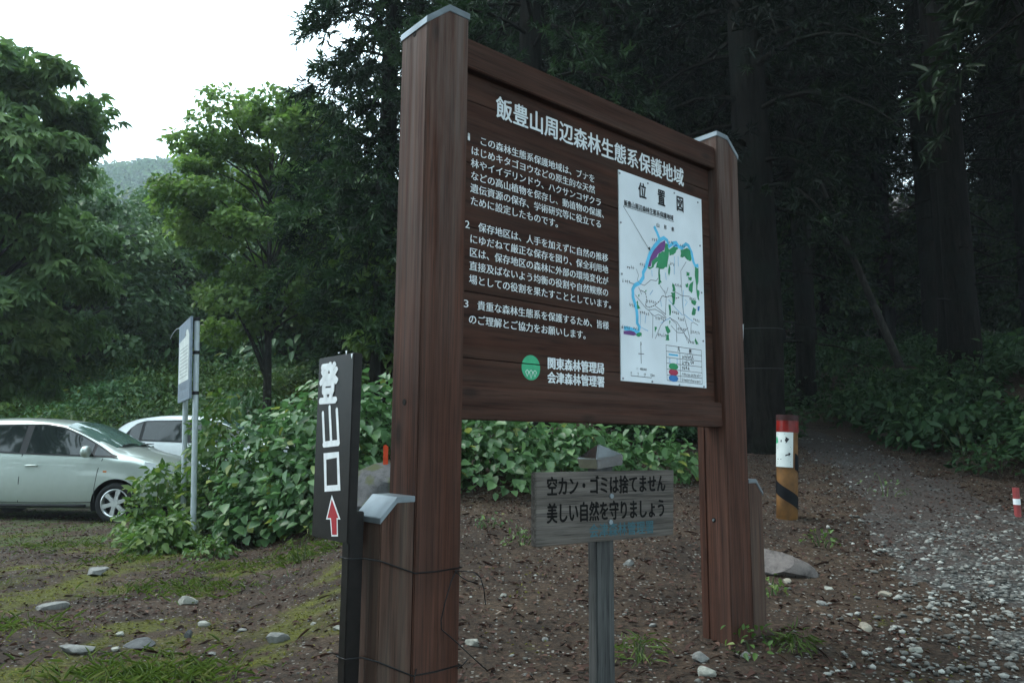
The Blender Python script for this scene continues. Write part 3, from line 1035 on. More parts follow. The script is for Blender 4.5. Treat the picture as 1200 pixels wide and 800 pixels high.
# -- shrubs on the grassy bank
BG = 'shrubs on the grassy bank'
bs_ = mound('bank_shrub', 'low green shrub on the grassy bank behind the cars', on(-12.5, 20.5), 131, 1.0, 1.0, .8, 800, .13, .07, 'fbush', group=BG, tri=False, stems=6)
for i in range(34):
    y = r1.uniform(26.5, 34)
    x = r1.uniform(-.80, -.14) * y
    k_ = r1.uniform(1.5, 2.6)
    dup(bs_, on(x, y), r1.uniform(0, 6.28), (k_, k_, k_ * 1.1), label='tall dark shrub along the foot of the wood behind the bank', group='tall shrubs at the foot of the wood')
dup(bs_, on(-6.3, 17.4), 1.0, (1.7, 1.2, 2.5), label='bushy dark shrub hiding the trunk of the light green tree', group='shrubs at the foot of the light green tree')
dup(bs_, on(-4.6, 17.6), 2.0, (1.6, 1.3, 1.4), label='dark shrub between the light green tree and the dark cedar', group='shrubs at the foot of the light green tree')
for x, y, s_ in ((-10.0, -4.5, 1.3), (-16.0, -3.5, 1.4), (-5.0, -9.5, 1.4), (-12.0, -12.0, 1.5)):
    dup(fp[1], on(x, y), x, s_, label='tall broadleaf tree behind the parking place, mirrored in the car windows', group='trees behind the parking place')
by_ = mound('bank_shrub', 'low yellow-green shrub on the grassy bank behind the cars', on(-9.5, 21.0), 132, 1.0, 1.0, .7, 800, .14, .06, 'fbush2', group='yellow-green shrubs on the grassy bank', tri=False, stems=6, spiky=.4)
for i in range(80):
    y = r1.uniform(17.2, 26)
    x = r1.uniform(-.78, -.16) * y
    dup(bs_ if i % 3 == 0 else by_, on(x, y), r1.uniform(0, 6.28), r1.uniform(.6, 1.25))

# -- the leafy vines and bushes between parking and sign
BUSH = [  # px, py of the foot, distance-free; rx, ry, rz, leaves, L, W, mat, label
    ((176, 650), .30, .30, .34, 330, .105, .055, 'fbush2', 'yellow-green bush at the foot of the two grey notice poles'),
    ((306, 638), .52, .45, .70, 620, .10, .066, 'fbush', 'leafy bush just right of the near notice pole'),
    ((345, 618), .62, .55, .78, 620, .10, .066, 'fbush', 'dark leafy bush left of the black trailhead sign'),
    ((264, 8.9), .44, .40, 1.5, 480, .11, .06, 'fbush2', 'leafy bush in front of the silver car nose, behind the notice poles'),
    ((352, 8.6), .80, .7, 1.22, 1200, .112, .088, 'fbush', 'tall vine-covered mound behind the notice poles'),
    ((192, 9.0), .40, .36, .88, 330, .11, .06, 'fbush2', 'yellow-green bush between the two notice poles and the car nose'),
    ((246, 9.4), .36, .34, 1.22, 420, .11, .08, 'fbush', 'narrow upright bush hiding the side of the white car'),
    ((395, 8.2), 1.0, .75, 1.18, 1200, .112, .088, 'fbush', 'broad-leaved vines showing on both sides of the black trailhead sign'),
    ((470, 8.35), .8, .7, 1.0, 800, .110, .085, 'fbush', 'broad-leaved vine bush behind the tall left sign post'),
    ((575, 577), .85, .7, .82, 800, .110, .085, 'fbush', 'vine bush under the left half of the big sign'),
    ((680, 572), .85, .7, .72, 760, .110, .085, 'fbush', 'vine bush behind the small grey litter sign'),
    ((775, 566), .6, .5, .42, 380, .11, .08, 'fbush', 'sparse leafy bush at the dark foot of the cedars, left of the right sign post'),
    ((238, 655), .22, .2, .16, 110, .07, .04, 'fbush2', 'small bright green plant at the foot of the near notice pole'),
    ((160, 640), .28, .25, .22, 150, .07, .04, 'fbush2', 'low plant at the left end of the bushes, by the car front wheel'),
]
for i, ((px, py), rx, ry, rz, n, L, Wd, mt, lb) in enumerate(BUSH):
    if py < 20:
        q = atY(px, 500, py)
        p = (q[0], py - ry * .8, float(H(q[0], py)))
    else:
        p = G(px, py)
    mound('leafy_bush', lb, (p[0], p[1] + ry * .8, p[2] - .02), 200 + i, rx, ry, rz, int(n * 1.7), L, Wd, mt, tri=(L > .12), stems=12)

# ------------------------------------------------------------------ the big wooden notice board
BX, BY, BYAW = -.1779, 2.7095, .7064
_cy, _sy = math.cos(BYAW), math.sin(BYAW)


def pan(px, py, v=.0531):
    """where a line of sight meets the board plane, in board coordinates (u along, w up)"""
    d = ray(px, py)
    n = np.array([-_sy, _cy, 0])
    o = np.array([BX, BY, 0])
    t = (v - n @ (np.array([0, 0, CAM_Z]) - o)) / (n @ d)
    q = np.array([0, 0, CAM_Z]) + t * d - o
    return float(q[0] * _cy + q[1] * _sy), float(q[2])


def panu(px, py, u):
    """where a line of sight meets a plane of constant u: (v, w)"""
    d = ray(px, py)
    n = np.array([_cy, _sy, 0])
    o = np.array([BX, BY, 0])
    t = (u - n @ (np.array([0, 0, CAM_Z]) - o)) / (n @ d)
    q = np.array([0, 0, CAM_Z]) + t * d - o
    return float(-q[0] * _sy + q[1] * _cy), float(q[2])


def glyphs(s, off=0.0):
    cu = bpy.data.curves.new('lettering', 'FONT')
    cu.body = s
    cu.offset = off
    cu.resolution_u = 4
    o = bpy.data.objects.new('lettering', cu)
    COL.objects.link(o)
    bpy.context.view_layer.update()
    me = bpy.data.meshes.new_from_object(o.evaluated_get(bpy.context.evaluated_depsgraph_get()))
    v = np.array([x.co[:] for x in me.vertices])
    f = [tuple(p.vertices) for p in me.polygons]
    bpy.data.objects.remove(o)
    bpy.data.curves.remove(cu)
    bpy.data.meshes.remove(me)
    return v, f


_b1, _b2 = glyphs('国')[0], glyphs('国国')[0]
EM = (_b2[:, 0].max() - _b2[:, 0].min()) - (_b1[:, 0].max() - _b1[:, 0].min())
GX0, GX1 = _b1[:, 0].min(), _b1[:, 0].max()
GY0, GY1 = _b1[:, 1].min(), _b1[:, 1].max()


BOLD = {4: [(.06 * math.cos(k), .05 * math.sin(k)) for k in (0, .785, 1.571, 2.356, 3.1416, 3.927, 4.712, 5.498)], 0: [(0, 0)], 1: [(-.012, 0), (.012, 0)], 2: [(-.024, 0), (.024, 0), (0, .018), (0, -.018)], 3: [(-.04, 0), (.04, 0), (-.014, .024), (.014, -.024)]}


def put(mb, pts, f, fn, nv, shifts, kx, ky):
    """flat glyph faces, thickened by laying shifted copies a hair apart"""
    for i, (dx, dy) in enumerate(shifts):
        mb.add([tuple(np.array(fn(a + dx * kx, c + dy * ky)) + np.array(nv) * .00022 * i) for a, c in pts], f)


def letter(mb, s, u0, wc, adv, hgt, fn, bold=0, nv=(0, -1, 0)):
    """one line of full-width writing: first cell starts at u0, centred on height wc, cells adv wide, glyphs hgt tall"""
    v, f = glyphs(s)
    k = adv / EM
    ky = hgt / (GY1 - GY0)
    put(mb, [(u0 + x * k - GX0 * k * .5, wc + (y - (GY0 + GY1) / 2) * ky) for x, y, _ in v], f, fn, nv, BOLD[bold], adv, hgt)


def fit_letter(mb, s, u0, u1, w0, w1, fn, bold=0, nv=(0, -1, 0)):
    v, f = glyphs(s)
    x0, x1, y0, y1 = v[:, 0].min(), v[:, 0].max(), v[:, 1].min(), v[:, 1].max()
    put(mb, [(u0 + (x - x0) / (x1 - x0) * (u1 - u0), w0 + (y - y0) / (y1 - y0) * (w1 - w0)) for x, y, _ in v], f, fn, nv, BOLD[bold], (u1 - u0) / max(1, len(s)), w1 - w0)


nb = thing('notice_board', 'big brown wooden notice board with white Japanese writing and a map, on two capped posts', 'notice board', (BX, BY, 0), BYAW)
PW, WL, DP, AF, HT_, HE_ = 1.6677, .1929, .177, .0947, 2.7094, 2.6227
UW = lambda a, b, d: (a, d, b)
for side in (-1, 1):
    def mu(u): return -u if side < 0 else PW + u      # u measured outward from the inner face
    prof = [(mu(0), -.5), (mu(WL), -.5), (mu(WL), HE_ - .006), (mu(AF), HT_ - .006), (mu(0), HT_ - .006)]
    p = MB()
    if side < 0:
        p.prism(prof, UW, 0, DP)
    else:
        p.prism(prof, UW, 0, .128)
        p.prism([(mu(.004), -.5), (mu(WL - .004), -.5), (mu(WL - .004), HE_ - .012), (mu(AF), HT_ - .012), (mu(.004), HT_ - .012)], UW, .1325, DP)
    po = p.build('post', M['post'], nb, bevel=.004)
    e = .004
    cap = [(mu(-e), HT_), (mu(AF), HT_), (mu(WL + e), HE_), (mu(WL + e), HE_ - .027), (mu(AF), HT_ - .027), (mu(-e), HT_ - .027)]
    MB().prism(cap, UW, -e, DP + e).build('metal_cap', M['capmetal'], po, bevel=.0015)
    # capped stub post strapped to the outside
    sb = [(mu(WL + .002), -.5), (mu(WL + .1326), -.5), (mu(WL + .1326), .7815), (mu(WL + .0708), .8484), (mu(WL + .002), .8484)]
    so = MB().prism(sb, UW, .0036, .165).build('stub_post', M['stub'], nb, bevel=.004)
    cs = [(mu(WL + .003), .862), (mu(WL + .073), .862), (mu(WL + .137), .795), (mu(WL + .137), .775), (mu(WL + .073), .842), (mu(WL + .003), .842)]
    MB().prism(cs, UW, 0, .169).build('metal_cap', M['capmetal'], so, bevel=.0015)
    # bolt holes and bolts
    if side < 0:
        for px, py in ((486, 40), (474, 471)):
            v_, w_ = panu(px, py, -WL)
            d_ = MB().tube([(-WL - .0015, v_, w_), (-WL + .01, v_, w_)], .0115, 14)
            d_.build('bolt_hole', M['darkhole'], po)
    else:
        v_, w_ = panu(836.5, 609, PW)
        MB().tube([(PW - .001, v_, w_), (PW + .01, v_, w_)], .013, 14).build('bolt_hole', M['darkhole'], po)
        MB().tube([(PW - .007, v_, w_), (PW + .01, v_, w_)], .006, 8).build('bolt', M['capmetal'], po, smooth=False)

R1, R2 = .0152, .0531
MB().box((-.002 + .003, R1, 2.4991), (PW - .001, R1 + .10, 2.6191)).build('top_rail', M['rail'], nb, bevel=.004)
MB().box((.001, R1, 1.1297), (PW - .001, R1 + .10, 1.2527)).build('bottom_rail', M['rail'], nb, bevel=.004)
pl = MB()
seams = [1.245, 1.361, 1.617, 1.873, 2.13, 2.385, 2.51]
for a, b in zip(seams[:-1], seams[1:]):
    pl.box((.002, R2 + .0004 * random.random(), a + .0016), (PW - .012, R2 + .03, b - .0016))
pan_o = pl.build('board_panel', M['panel'], nb, bevel=.0016)
MB().box((.004, R2 + .034, 1.24), (PW - .005, R2 + .04, 2.51)).build('back_sheet', M['darkhole'], nb)


def on_panel(lift):
    return lambda u, w: (u, R2 - lift, w)


fnP = on_panel(.0016)
t = MB()
letter(t, '飯豊山周辺森林生態系保護地域', .186, 2.401, .0897, .088, fnP, 2)
t.build('title_lettering', M['board_paint'], pan_o, fix=False)
for num, wc, p0, lines in (
    ('1', 2.234, .0512, ['　この森林生態系保護地域は、ブナを', 'はじめキタゴヨウなどの原生的な天然', '林やイイデリンドウ、ハクサンコザクラ', 'などの高山植物を保存し、動植物の保護、', '遺伝資源の保存、学術研究等に役立てる', 'ために設定したものです。']),
    ('2', 1.879, .0535, ['　保存地区は、人手を加えずに自然の推移', 'にゆだねて厳正な保存を図り、保全利用地', '区は、保存地区の森林に外部の環境変化が', '直接及ばないよう均衡の役割や自然観察の', '場としての役割を果たすこととしています。']),
    ('3', 1.568, .058, ['　貴重な森林生態系を保護するため、皆様', 'のご理解とご協力をお願いします。'])):
    t = MB()
    tn = MB()
    fit_letter(tn, num, .042 if num == '1' else .036, .052 if num == '1' else .057, wc - .0145, wc + .0145, fnP, 1)
    tn.build('paragraph_number', M['board_paint'], pan_o, fix=False)
    for i, ln in enumerate(lines):
        letter(t, ln, .0595, wc - i * p0, .0418, .0345, fnP, 1)
    t.build('paragraph_lettering', M['board_paint'], pan_o, fix=False)
t = MB()
letter(t, '関東森林管理局', .473, 1.3715, .0498, .046, fnP, 3)
letter(t, '会津森林管理署', .473, 1.312, .0498, .045, fnP, 3)
t.build('office_lettering', M['board_paint'], pan_o, fix=False)
# round green emblem with three white looped trees
disc = MB()
for half in (0, 1):                                             # painted over the plank joint
    pts = []
    for k in range(41):
        a = math.pi * k / 40 + (0 if half == 0 else math.pi)
        w = 1.3463 + .051 * math.sin(a)
        pts.append((.3805 + .0505 * math.cos(a), max(w, 1.363) if half == 0 else min(w, 1.359)))
    if half == 1:
        pts = [(.3805 + .0505 * math.cos(a), 1.3463 + .051 * math.sin(a)) for a in np.linspace(math.pi - .25, 2 * math.pi + .25, 40)]
    else:
        pts = [(.3805 + .0505 * math.cos(a), 1.3463 + .051 * math.sin(a)) for a in np.linspace(.33, math.pi - .33, 40)]
    disc.prism(pts, lambda a, b, d: (a, R2 - d, b), .0006, .0014)
disc.build('emblem', M['emblem'], pan_o)


def ribbon(mb, pts, wd, fn, closed=False):
    pts = [np.array(p, float) for p in pts]
    n = len(pts)
    L_, R_ = [], []
    for i, p in enumerate(pts):
        a = pts[i - 1] if (i > 0 or closed) else p
        b = pts[(i + 1) % n] if (i < n - 1 or closed) else p
        d = b - a
        d = d / max(1e-9, np.hypot(*d))
        q = np.array([-d[1], d[0]]) * wd / 2
        L_.append(p + q)
        R_.append(p - q)
    v = [fn(*p) for p in L_] + [fn(*p) for p in R_]
    f = [(i, (i + 1) % n, n + (i + 1) % n, n + i) for i in range(n if closed else n - 1)]
    mb.add(v, f)


def blob(mb, pts, fn):
    mb.add([fn(*p) for p in pts], [tuple(range(len(pts)))])


em = MB()
for c in (-.021, 0, .021):
    u = .3805 + c
    ribbon(em, [(u, 1.302 + abs(c) * .35), (u - .009, 1.329), (u, 1.336), (u + .009, 1.329)], .0026, on_panel(.0022), True)
em.build('emblem_trees', M['white_paint'], pan_o, fix=False)

# ---- the white map sheet
m1, m2, n1, n2 = .9259, 1.5793, 1.3252, 2.3197
ms = MB().box((m1, R2 - .006, n1), (m2, R2 - .0005, n2)).build('map_sheet', M['sheet'], nb)
MV = R2 - .006


def on_map(lift):
    return lambda u, w: (u, MV - lift, w)


def mp(pts, z):
    """points read in enlarged views of the map (z = origin x, origin y, scale) -> board coordinates"""
    return [pan(z[0] + x / z[2], z[1] + y / z[2], MV) for x, y in pts]


Z1 = (720, 200, 6.154)
Z3 = (720, 260, 9.41)
Z4 = (720, 340, 10.91)
Z5 = (720, 390, 10.91)
b = MB()
ribbon(b, mp([(437, 50), (470, 120), (495, 185)], Z3), .018, on_map(.0008))
ribbon(b, mp([(925, 482), (890, 485), (870, 440), (850, 340), (815, 262), (790, 245), (740, 288), (708, 275), (680, 230), (640, 238), (600, 275), (580, 205), (545, 177), (500, 200), (440, 270), (390, 350), (365, 430), (345, 500), (315, 560), (318, 610), (280, 670), (222, 700), (200, 745), (205, 800)], Z3)
       + mp([(235, 60), (237, 90), (255, 150), (280, 240), (290, 330), (290, 420), (318, 470), (303, 540), (268, 520), (200, 497), (120, 483)], Z4), .020, on_map(.0010))
b.build('map_border', M['cyan_ink'], ms, fix=False)
for z, pts in ((Z3, [(555, 203), (560, 250), (545, 312), (480, 352), (460, 392), (410, 432), (400, 490), (366, 498), (372, 470), (397, 382), (432, 312), (502, 232)]),
               (Z4, [(115, 520), (200, 515), (250, 530), (285, 570), (240, 580), (115, 560)])):
    b = MB()
    blob(b, mp(pts, z), on_map(.0016))
    b.build('map_reserve', M['purple_ink'], ms, fix=False)
b = MB()
GREEN = [(Z3, [(560, 240), (590, 250), (600, 330), (580, 500), (530, 520), (450, 510), (480, 440), (440, 470), (430, 500), (380, 520), (360, 505), (410, 490), (420, 405), (470, 390), (490, 345), (550, 330)]),
         (Z3, [(600, 310), (640, 280), (690, 270), (700, 300), (660, 350), (610, 375)]), (Z3, [(725, 310), (800, 285), (835, 320), (845, 430), (800, 420), (770, 380), (725, 385)]),
         (Z3, [(885, 505), (925, 505), (925, 660), (905, 790), (895, 660), (885, 560)]), (Z3, [(640, 670), (665, 700), (670, 760), (640, 770)]),
         (Z3, [(485, 520), (500, 520), (505, 640), (520, 670), (480, 690)]), (Z3, [(595, 460), (615, 500), (600, 600), (590, 560)]),
         (Z3, [(790, 555), (830, 560), (825, 595), (795, 600)]), (Z3, [(810, 605), (850, 610), (845, 650), (815, 645)]), (Z3, [(780, 685), (810, 680), (815, 720), (785, 715)]),
         (Z3, [(825, 690), (870, 650), (860, 760), (820, 750)]),
         (Z4, [(275, 150), (300, 130), (310, 200), (330, 240), (290, 240)]), (Z4, [(720, 30), (775, 20), (765, 180), (735, 190), (740, 110)]), (Z4, [(690, 185), (715, 185), (715, 320), (700, 320)]),
         (Z4, [(985, 110), (1050, 150), (1030, 190), (985, 170)]), (Z4, [(1005, 215), (1045, 240), (1020, 325), (985, 310)]), (Z4, [(645, 460), (680, 450), (715, 530), (680, 560), (655, 520)]),
         (Z4, [(650, 640), (660, 570), (690, 560), (700, 640)]), (Z4, [(1030, 605), (1075, 690), (1040, 690), (1025, 650)]), (Z4, [(1050, 0), (1085, 10), (1085, 140), (1065, 120)]),
         (Z4, [(265, 570), (340, 540), (350, 595), (290, 590)]), (Z4, [(510, 460), (540, 470), (520, 540)]), (Z4, [(945, 0), (1000, 0), (985, 40)]), (Z4, [(700, 380), (715, 400), (700, 440)]),
         (Z4, [(300, 60), (325, 50), (310, 90)]), (Z4, [(385, 0), (410, 0), (400, 25)])]
rz_ = random.Random(8)
for z, pts in GREEN:
    q = mp(pts, z)
    rag = []
    for i, p in enumerate(q):                                     # ragged edges
        p2 = q[(i + 1) % len(q)]
        rag.append(p)
        L_ = math.hypot(p2[0] - p[0], p2[1] - p[1])
        for k in (.33, .66):
            j = .16 * min(L_, .03)
            rag.append((p[0] + (p2[0] - p[0]) * k + rz_.uniform(-j, j), p[1] + (p2[1] - p[1]) * k + rz_.uniform(-j, j)))
    b = MB()
    blob(b, rag, on_map(.0013))
    b.build('forest_patch', M['green_ink'], ms, fix=False)
for z, pts in ((Z3, [(640, 270), (680, 245), (700, 270), (650, 276)]), (Z4, [(1060, 210), (1090, 205), (1080, 265), (1062, 265)])):
    b = MB()
    blob(b, mp(pts, z), on_map(.0016))
    b.build('map_lake', M['blue_ink'], ms, fix=False)
b = MB()
for z, pts in ((Z4, [(450, 60), (490, 0)]), (Z4, [(690, 120), (800, 250), (870, 320)]), (Z4, [(880, 300), (1000, 400)]), (Z4, [(400, 320), (390, 420)]), (Z3, [(410, 530), (415, 600)]), (Z4, [(590, 420), (660, 380), (720, 350)]),
               (Z3, [(560, 560), (570, 640)]), (Z3, [(660, 380), (660, 580)]), (Z3, [(700, 380), (705, 490)]), (Z4, [(330, 300), (330, 470), (430, 520)]), (Z4, [(880, 0), (875, 140), (880, 290)]), (Z4, [(900, 120), (930, 150), (900, 200)]), (Z4, [(590, 130), (600, 210)])):
    ribbon(b, mp(pts, z), .0042, on_map(.0009))
b.build('map_river', M['sky_ink'], ms, fix=False)
b = MB()
ROAD = [(Z4, [(265, 60), (400, 230), (440, 260), (490, 330), (485, 610)]), (Z4, [(440, 250), (520, 245), (600, 290), (660, 350)]), (Z4, [(520, 200), (655, 310)]), (Z4, [(660, 360), (590, 450), (520, 620)]),
        (Z4, [(700, 350), (800, 410), (880, 540), (960, 650)]), (Z4, [(640, 0), (660, 100), (650, 320)]), (Z4, [(860, 0), (870, 200), (890, 340), (960, 600), (960, 660)]), (Z4, [(720, 370), (790, 430), (795, 660)]),
        (Z4, [(975, 560), (980, 420), (1010, 410), (1070, 450)]), (Z3, [(200, 0), (385, 320)]), (Z3, [(285, 685), (330, 700), (400, 640), (460, 650), (480, 620)]), (Z3, [(790, 440), (730, 540), (740, 760)]),
        (Z3, [(500, 700), (560, 790)]), (Z3, [(265, 720), (300, 800)]), (Z3, [(590, 720), (570, 790)]), (Z3, [(240, 520), (265, 590), (250, 640), (280, 680)]), (Z3, [(165, 670), (215, 685)]), (Z4, [(460, 290), (510, 330), (560, 310), (650, 360)]),
        (Z4, [(720, 450), (800, 540), (870, 545), (940, 480)]), (Z4, [(740, 0), (860, 70), (960, 80)]), (Z4, [(890, 540), (930, 650)])]
for z, pts in ROAD[:9] + ROAD[10:]:
    ribbon(b, mp(pts, z), .0034, on_map(.0011))
b.build('map_road', M['grey_ink'], ms, fix=False)
b = MB()
DASH = mp([(330, 0), (395, 30), (410, 110), (395, 200), (440, 222), (510, 195), (550, 160), (575, 140), (610, 70), (660, 88), (720, 70), (780, 105), (830, 90)], Z4)
for i in range(len(DASH) - 1):
    p, q = np.array(DASH[i]), np.array(DASH[i + 1])
    k_ = max(1, int(np.hypot(*(q - p)) / .012))
    for k in range(k_):
        ribbon(b, [p + (q - p) * (k + .1) / k_, p + (q - p) * (k + .75) / k_], .0045, on_map(.0014))
b.build('boundary_line', M['ink'], ms, fix=False)
b = MB()
# leader line with its arrow head, compass cross, scale bar, frame of the key
ribbon(b, mp([(62, 255), (428, 370)], Z1), .002, on_map(.0008))
ribbon(b, mp([(62, 255), (250, 570)], Z1), .0024, on_map(.0012))
blob(b, mp([(258, 580), (238, 560), (254, 548)], Z1), on_map(.0019))
b.build('leader_line', M['ink'], ms, fix=False)
b = MB()
ribbon(b, mp([(335, 112), (342, 392)], Z5), .0028, on_map(.0008))
ribbon(b, mp([(303, 264), (376, 269)], Z5), .0028, on_map(.0011))
ribbon(b, mp([(335, 112), (345, 150), (328, 150)], Z5), .0025, on_map(.0012))
b.build('compass_cross', M['ink'], ms, fix=False)
b = MB()
ribbon(b, mp([(210, 545), (470, 573)], Z5), .0026, on_map(.0008))
for x, y in ((210, 545), (300, 555), (385, 564), (470, 573)):
    ribbon(b, mp([(x, y - 14), (x, y)], Z5), .0024, on_map(.0012))
b.build('scale_bar', M['ink'], ms, fix=False)
b = MB()
rows_l, rows_r = [155, 233, 310, 385, 460, 535, 605], [220, 290, 365, 435, 510, 580, 655]
for k, (a_, c_) in enumerate(zip(rows_l, rows_r)):
    ribbon(b, mp([(658 + 2.3 * k, a_), (1110 + 1.8 * k, c_)], Z5), .0022, on_map(.0008 + .0001 * (k % 2)))
ribbon(b, mp([(658, 155), (672, 605)], Z5), .0022, on_map(.0012))
ribbon(b, mp([(1110, 220), (1121, 655)], Z5), .0022, on_map(.0012))
ribbon(b, mp([(834, 258), (848, 628)], Z5), .0022, on_map(.0012))
b.build('key_frame', M['ink'], ms, fix=False)
# writing on the map
b = MB()
fm = on_map(.0012)
for ch, (xa, xb, ya, yb) in (('位', (172, 228, 100, 190)), ('置', (312, 364, 152, 240)), ('図', (448, 496, 200, 286))):
    (ua, wa), (ub, wb) = mp([(xa, ya)], Z1)[0], mp([(xb, yb)], Z1)[0]
    xm = (xa + xb) / 2; ym = (ya + yb) / 2
    (uc, wc) = mp([(xm, ym)], Z1)[0]
    hw = (ub - ua) / 2
    b = MB()
    fit_letter(b, ch, uc - hw, uc + hw, wc - .038, wc + .038, fm, 3)
    b.build('title_character', M['ink'], ms, fix=False)
b = MB()
(u0, w0), (u1, w1) = mp([(68, 228)], Z1)[0], mp([(425, 342)], Z1)[0]
letter(b, '飯豊山周辺森林生態系保護地域', u0, (w0 + w1) / 2 - .002, (u1 - u0) / 14, .027, fm, 2)
b.build('map_subtitle', M['ink'], ms, fix=False)
b = MB()
for ch, x, y in (('山', 478, 38), ('形', 560, 60), ('県', 643, 84)):
    u, w = mp([(x, y)], Z3)[0]
    fit_letter(b, ch, u - .010, u + .010, w - .011, w + .011, fm, 2)
b.build('prefecture_name', M['ink'], ms, fix=False)
b = MB()
for ch, x, y in (('凡', 820, 210), ('例', 965, 235)):
    u, w = mp([(x, y)], Z5)[0]
    fit_letter(b, ch, u - .009, u + .009, w - .011, w + .011, fm, 2)
b.build('key_heading', M['ink'], ms, fix=False)
b = MB()
for s_, x0, y0, x1, y1, hh in (('1：400,000', 285, 458, 410, 470, .012), ('0', 206, 508, 219, 510, .011), ('5', 295, 518, 307, 519, .011), ('10', 376, 527, 398, 529, .011), ('15km', 458, 538, 512, 542, .012)):
    (ua, wa), (ub, wb) = mp([(x0, y0)], Z5)[0], mp([(x1, y1)], Z5)[0]
    fit_letter(b, s_, ua, ub, (wa + wb) / 2 - hh / 2, (wa + wb) / 2 + hh / 2, fm, 1)
b.build('scale_lettering', M['ink'], ms, fix=False)
rk = random.Random(4)


def marks(x, y, z, n, s):                        # place names too small to read: a few strokes each
    u, w = mp([(x, y)], z)[0]
    for k in range(n):
        for j in range(4):
            a = u + (k - n / 2) * s * 1.15 + rk.uniform(0, s * .5)
            c = w + rk.uniform(-.5, .35) * s
            if j % 2:
                ribbon(b, [(a, c), (a + s * .55, c)], s * .16, fm)
            else:
                ribbon(b, [(a + s * .25, c - s * .4), (a + s * .25, c + s * .45)], s * .16, on_map(.0015))


for x, y, z, n in ((440, 195, Z3, 3), (622, 225, Z3, 3), (748, 262, Z3, 3), (308, 475, Z3, 3), (178, 500, Z3, 4), (130, 655, Z3, 4), (632, 460, Z3, 3), (700, 697, Z3, 4), (225, 190, Z4, 3), (385, 292, Z4, 5),
                   (470, 150, Z4, 5), (580, 362, Z4, 5), (850, 372, Z4, 4), (780, 290, Z4, 4), (1045, 380, Z4, 4), (860, 500, Z4, 5), (1035, 540, Z4, 5), (608, 572, Z4, 5), (980, 662, Z4, 4), (145, 470, Z4, 4), (275, 495, Z4, 3), (1000, 110, Z4, 4)):
    b = MB()
    marks(x, y, z, n, .0125)
    b.build('place_name', M['ink'], ms, fix=False)
for k, nch in enumerate((6, 6, 4, 13, 13)):
    x0, x1 = 862, 862 + (155 if k < 2 else 100 if k == 2 else 238)
    y0 = [300, 372, 445, 523, 595][k]
    b = MB()
    for i in range(nch):
        x = x0 + (x1 - x0) * (i + .5) / nch
        marks(x, y0 + (x - 862) * .115, Z5, 1, .0165 if k < 3 else .0115)
    b.build('key_lettering', M['ink'], ms, fix=False)
for k, mt in enumerate(('cyan_ink', None, 'green_ink', 'red_ink', 'blue_ink')):
    y = [278, 352, 430, 503, 580][k]
    b = MB()
    if k == 0:
        blob(b, mp([(692, 262), (812, 278), (812, 300), (692, 284)], Z5), on_map(.0012))
    elif k == 1:
        for x in (705, 800):
            u, w = mp([(x, y + (x - 705) * .1)], Z5)[0]
            for q in (-.008, .008):
                ribbon(b, [(u - .006, w + q), (u + .006, w + q)], .003, on_map(.0012))
            ribbon(b, [(u, w - .012), (u, w + .012)], .003, on_map(.0015))
    else:
        u, w = mp([(754, y)], Z5)[0]
        blob(b, [(u + .037 * math.cos(a), w + .0165 * math.sin(a)) for a in np.linspace(0, 6.283, 28)[:-1]], on_map(.0012))
    b.build('key_swatch', M[mt or 'sky_ink'], ms, fix=False)
for px, py in ((726, 203), (759, 215), (790, 226.3), (817.5, 237.3), (727.3, 260.8), (728.5, 321), (729.2, 383.5), (820.2, 288), (822, 343), (824, 399.5), (730, 443.3), (764.2, 447), (796, 451), (824.8, 453)):
    u, w = pan(px, py, MV)
    MB().tube([(u, MV - .0025, w), (u, MV + .003, w)], .0052, 8).build('screw', M['grey_ink'], ms)

# ------------------------------------------------------------------ black trailhead sign
th = thing('trailhead_sign', 'narrow black trailhead sign with white characters and a red arrow, tied to the left post', 'sign', (BX, BY, 0), BYAW)
SU = -.418
vL, wTL = panu(365.6, 425, SU)
vR, wTR = panu(408, 410, SU)
_, wBL = panu(373.4, 633, SU)
vR2, wBR = panu(414, 635, SU)
vr = (vR + vR2) / 2
vl = (vL + panu(373.4, 633, SU)[0]) / 2
wt, wb = (wTL + wTR) / 2, (wBL + wBR) / 2
sgn = MB().box((SU, vr, wb), (SU + .034, vl, wt)).build('sign_board', M['signblack'], th, bevel=.003)
MB().box((SU + .012, vr + .010, -.5), (SU + .066, vr + .056, wb + .1)).build('post', M['signblack'], th, bevel=.003)
fs = lambda lift: (lambda v, w: (SU - lift, v, w))


def sp(pts, z):
    return [panu(z[0] + x / z[2], z[1] + y / z[2], SU) for x, y in pts]


Y6, Y7 = (360, 400, 6.67), (360, 520, 6.67)
t = MB()
v0 = panu(374.8, 444, SU)[0]
v1 = panu(397, 444, SU)[0]
wtop = panu(386, 424.5, SU)[1]
wbot = panu(386, 472, SU)[1]
fit_letter(t, '登', v0 + .008 * (1 if v1 > v0 else -1), v1 - .008 * (1 if v1 > v0 else -1), wbot + .004, wtop - .004, lambda v, w: (SU - .0012, v, w), 4, (-1, 0, 0))


def bar(pts, lift=.0012):
    blob(t, pts, fs(lift))


def stroke(px0, py0, px1, py1, wd, lift=.0012, rnd_=True):
    a, c = np.array(panu(px0, py0, SU)), np.array(panu(px1, py1, SU))
    d = (c - a) / np.hypot(*(c - a))
    q = np.array([-d[1], d[0]]) * wd / 2
    pts = [tuple(a + q * math.cos(k) - d * wd / 2 * math.sin(k)) for k in np.linspace(0, math.pi, 7)] if rnd_ else [tuple(a + q), tuple(a - q)]
    pts += [tuple(c - q * math.cos(k) + d * wd / 2 * math.sin(k)) for k in np.linspace(0, math.pi, 7)] if rnd_ else [tuple(c - q), tuple(c + q)]
    blob(t, pts, fs(lift))


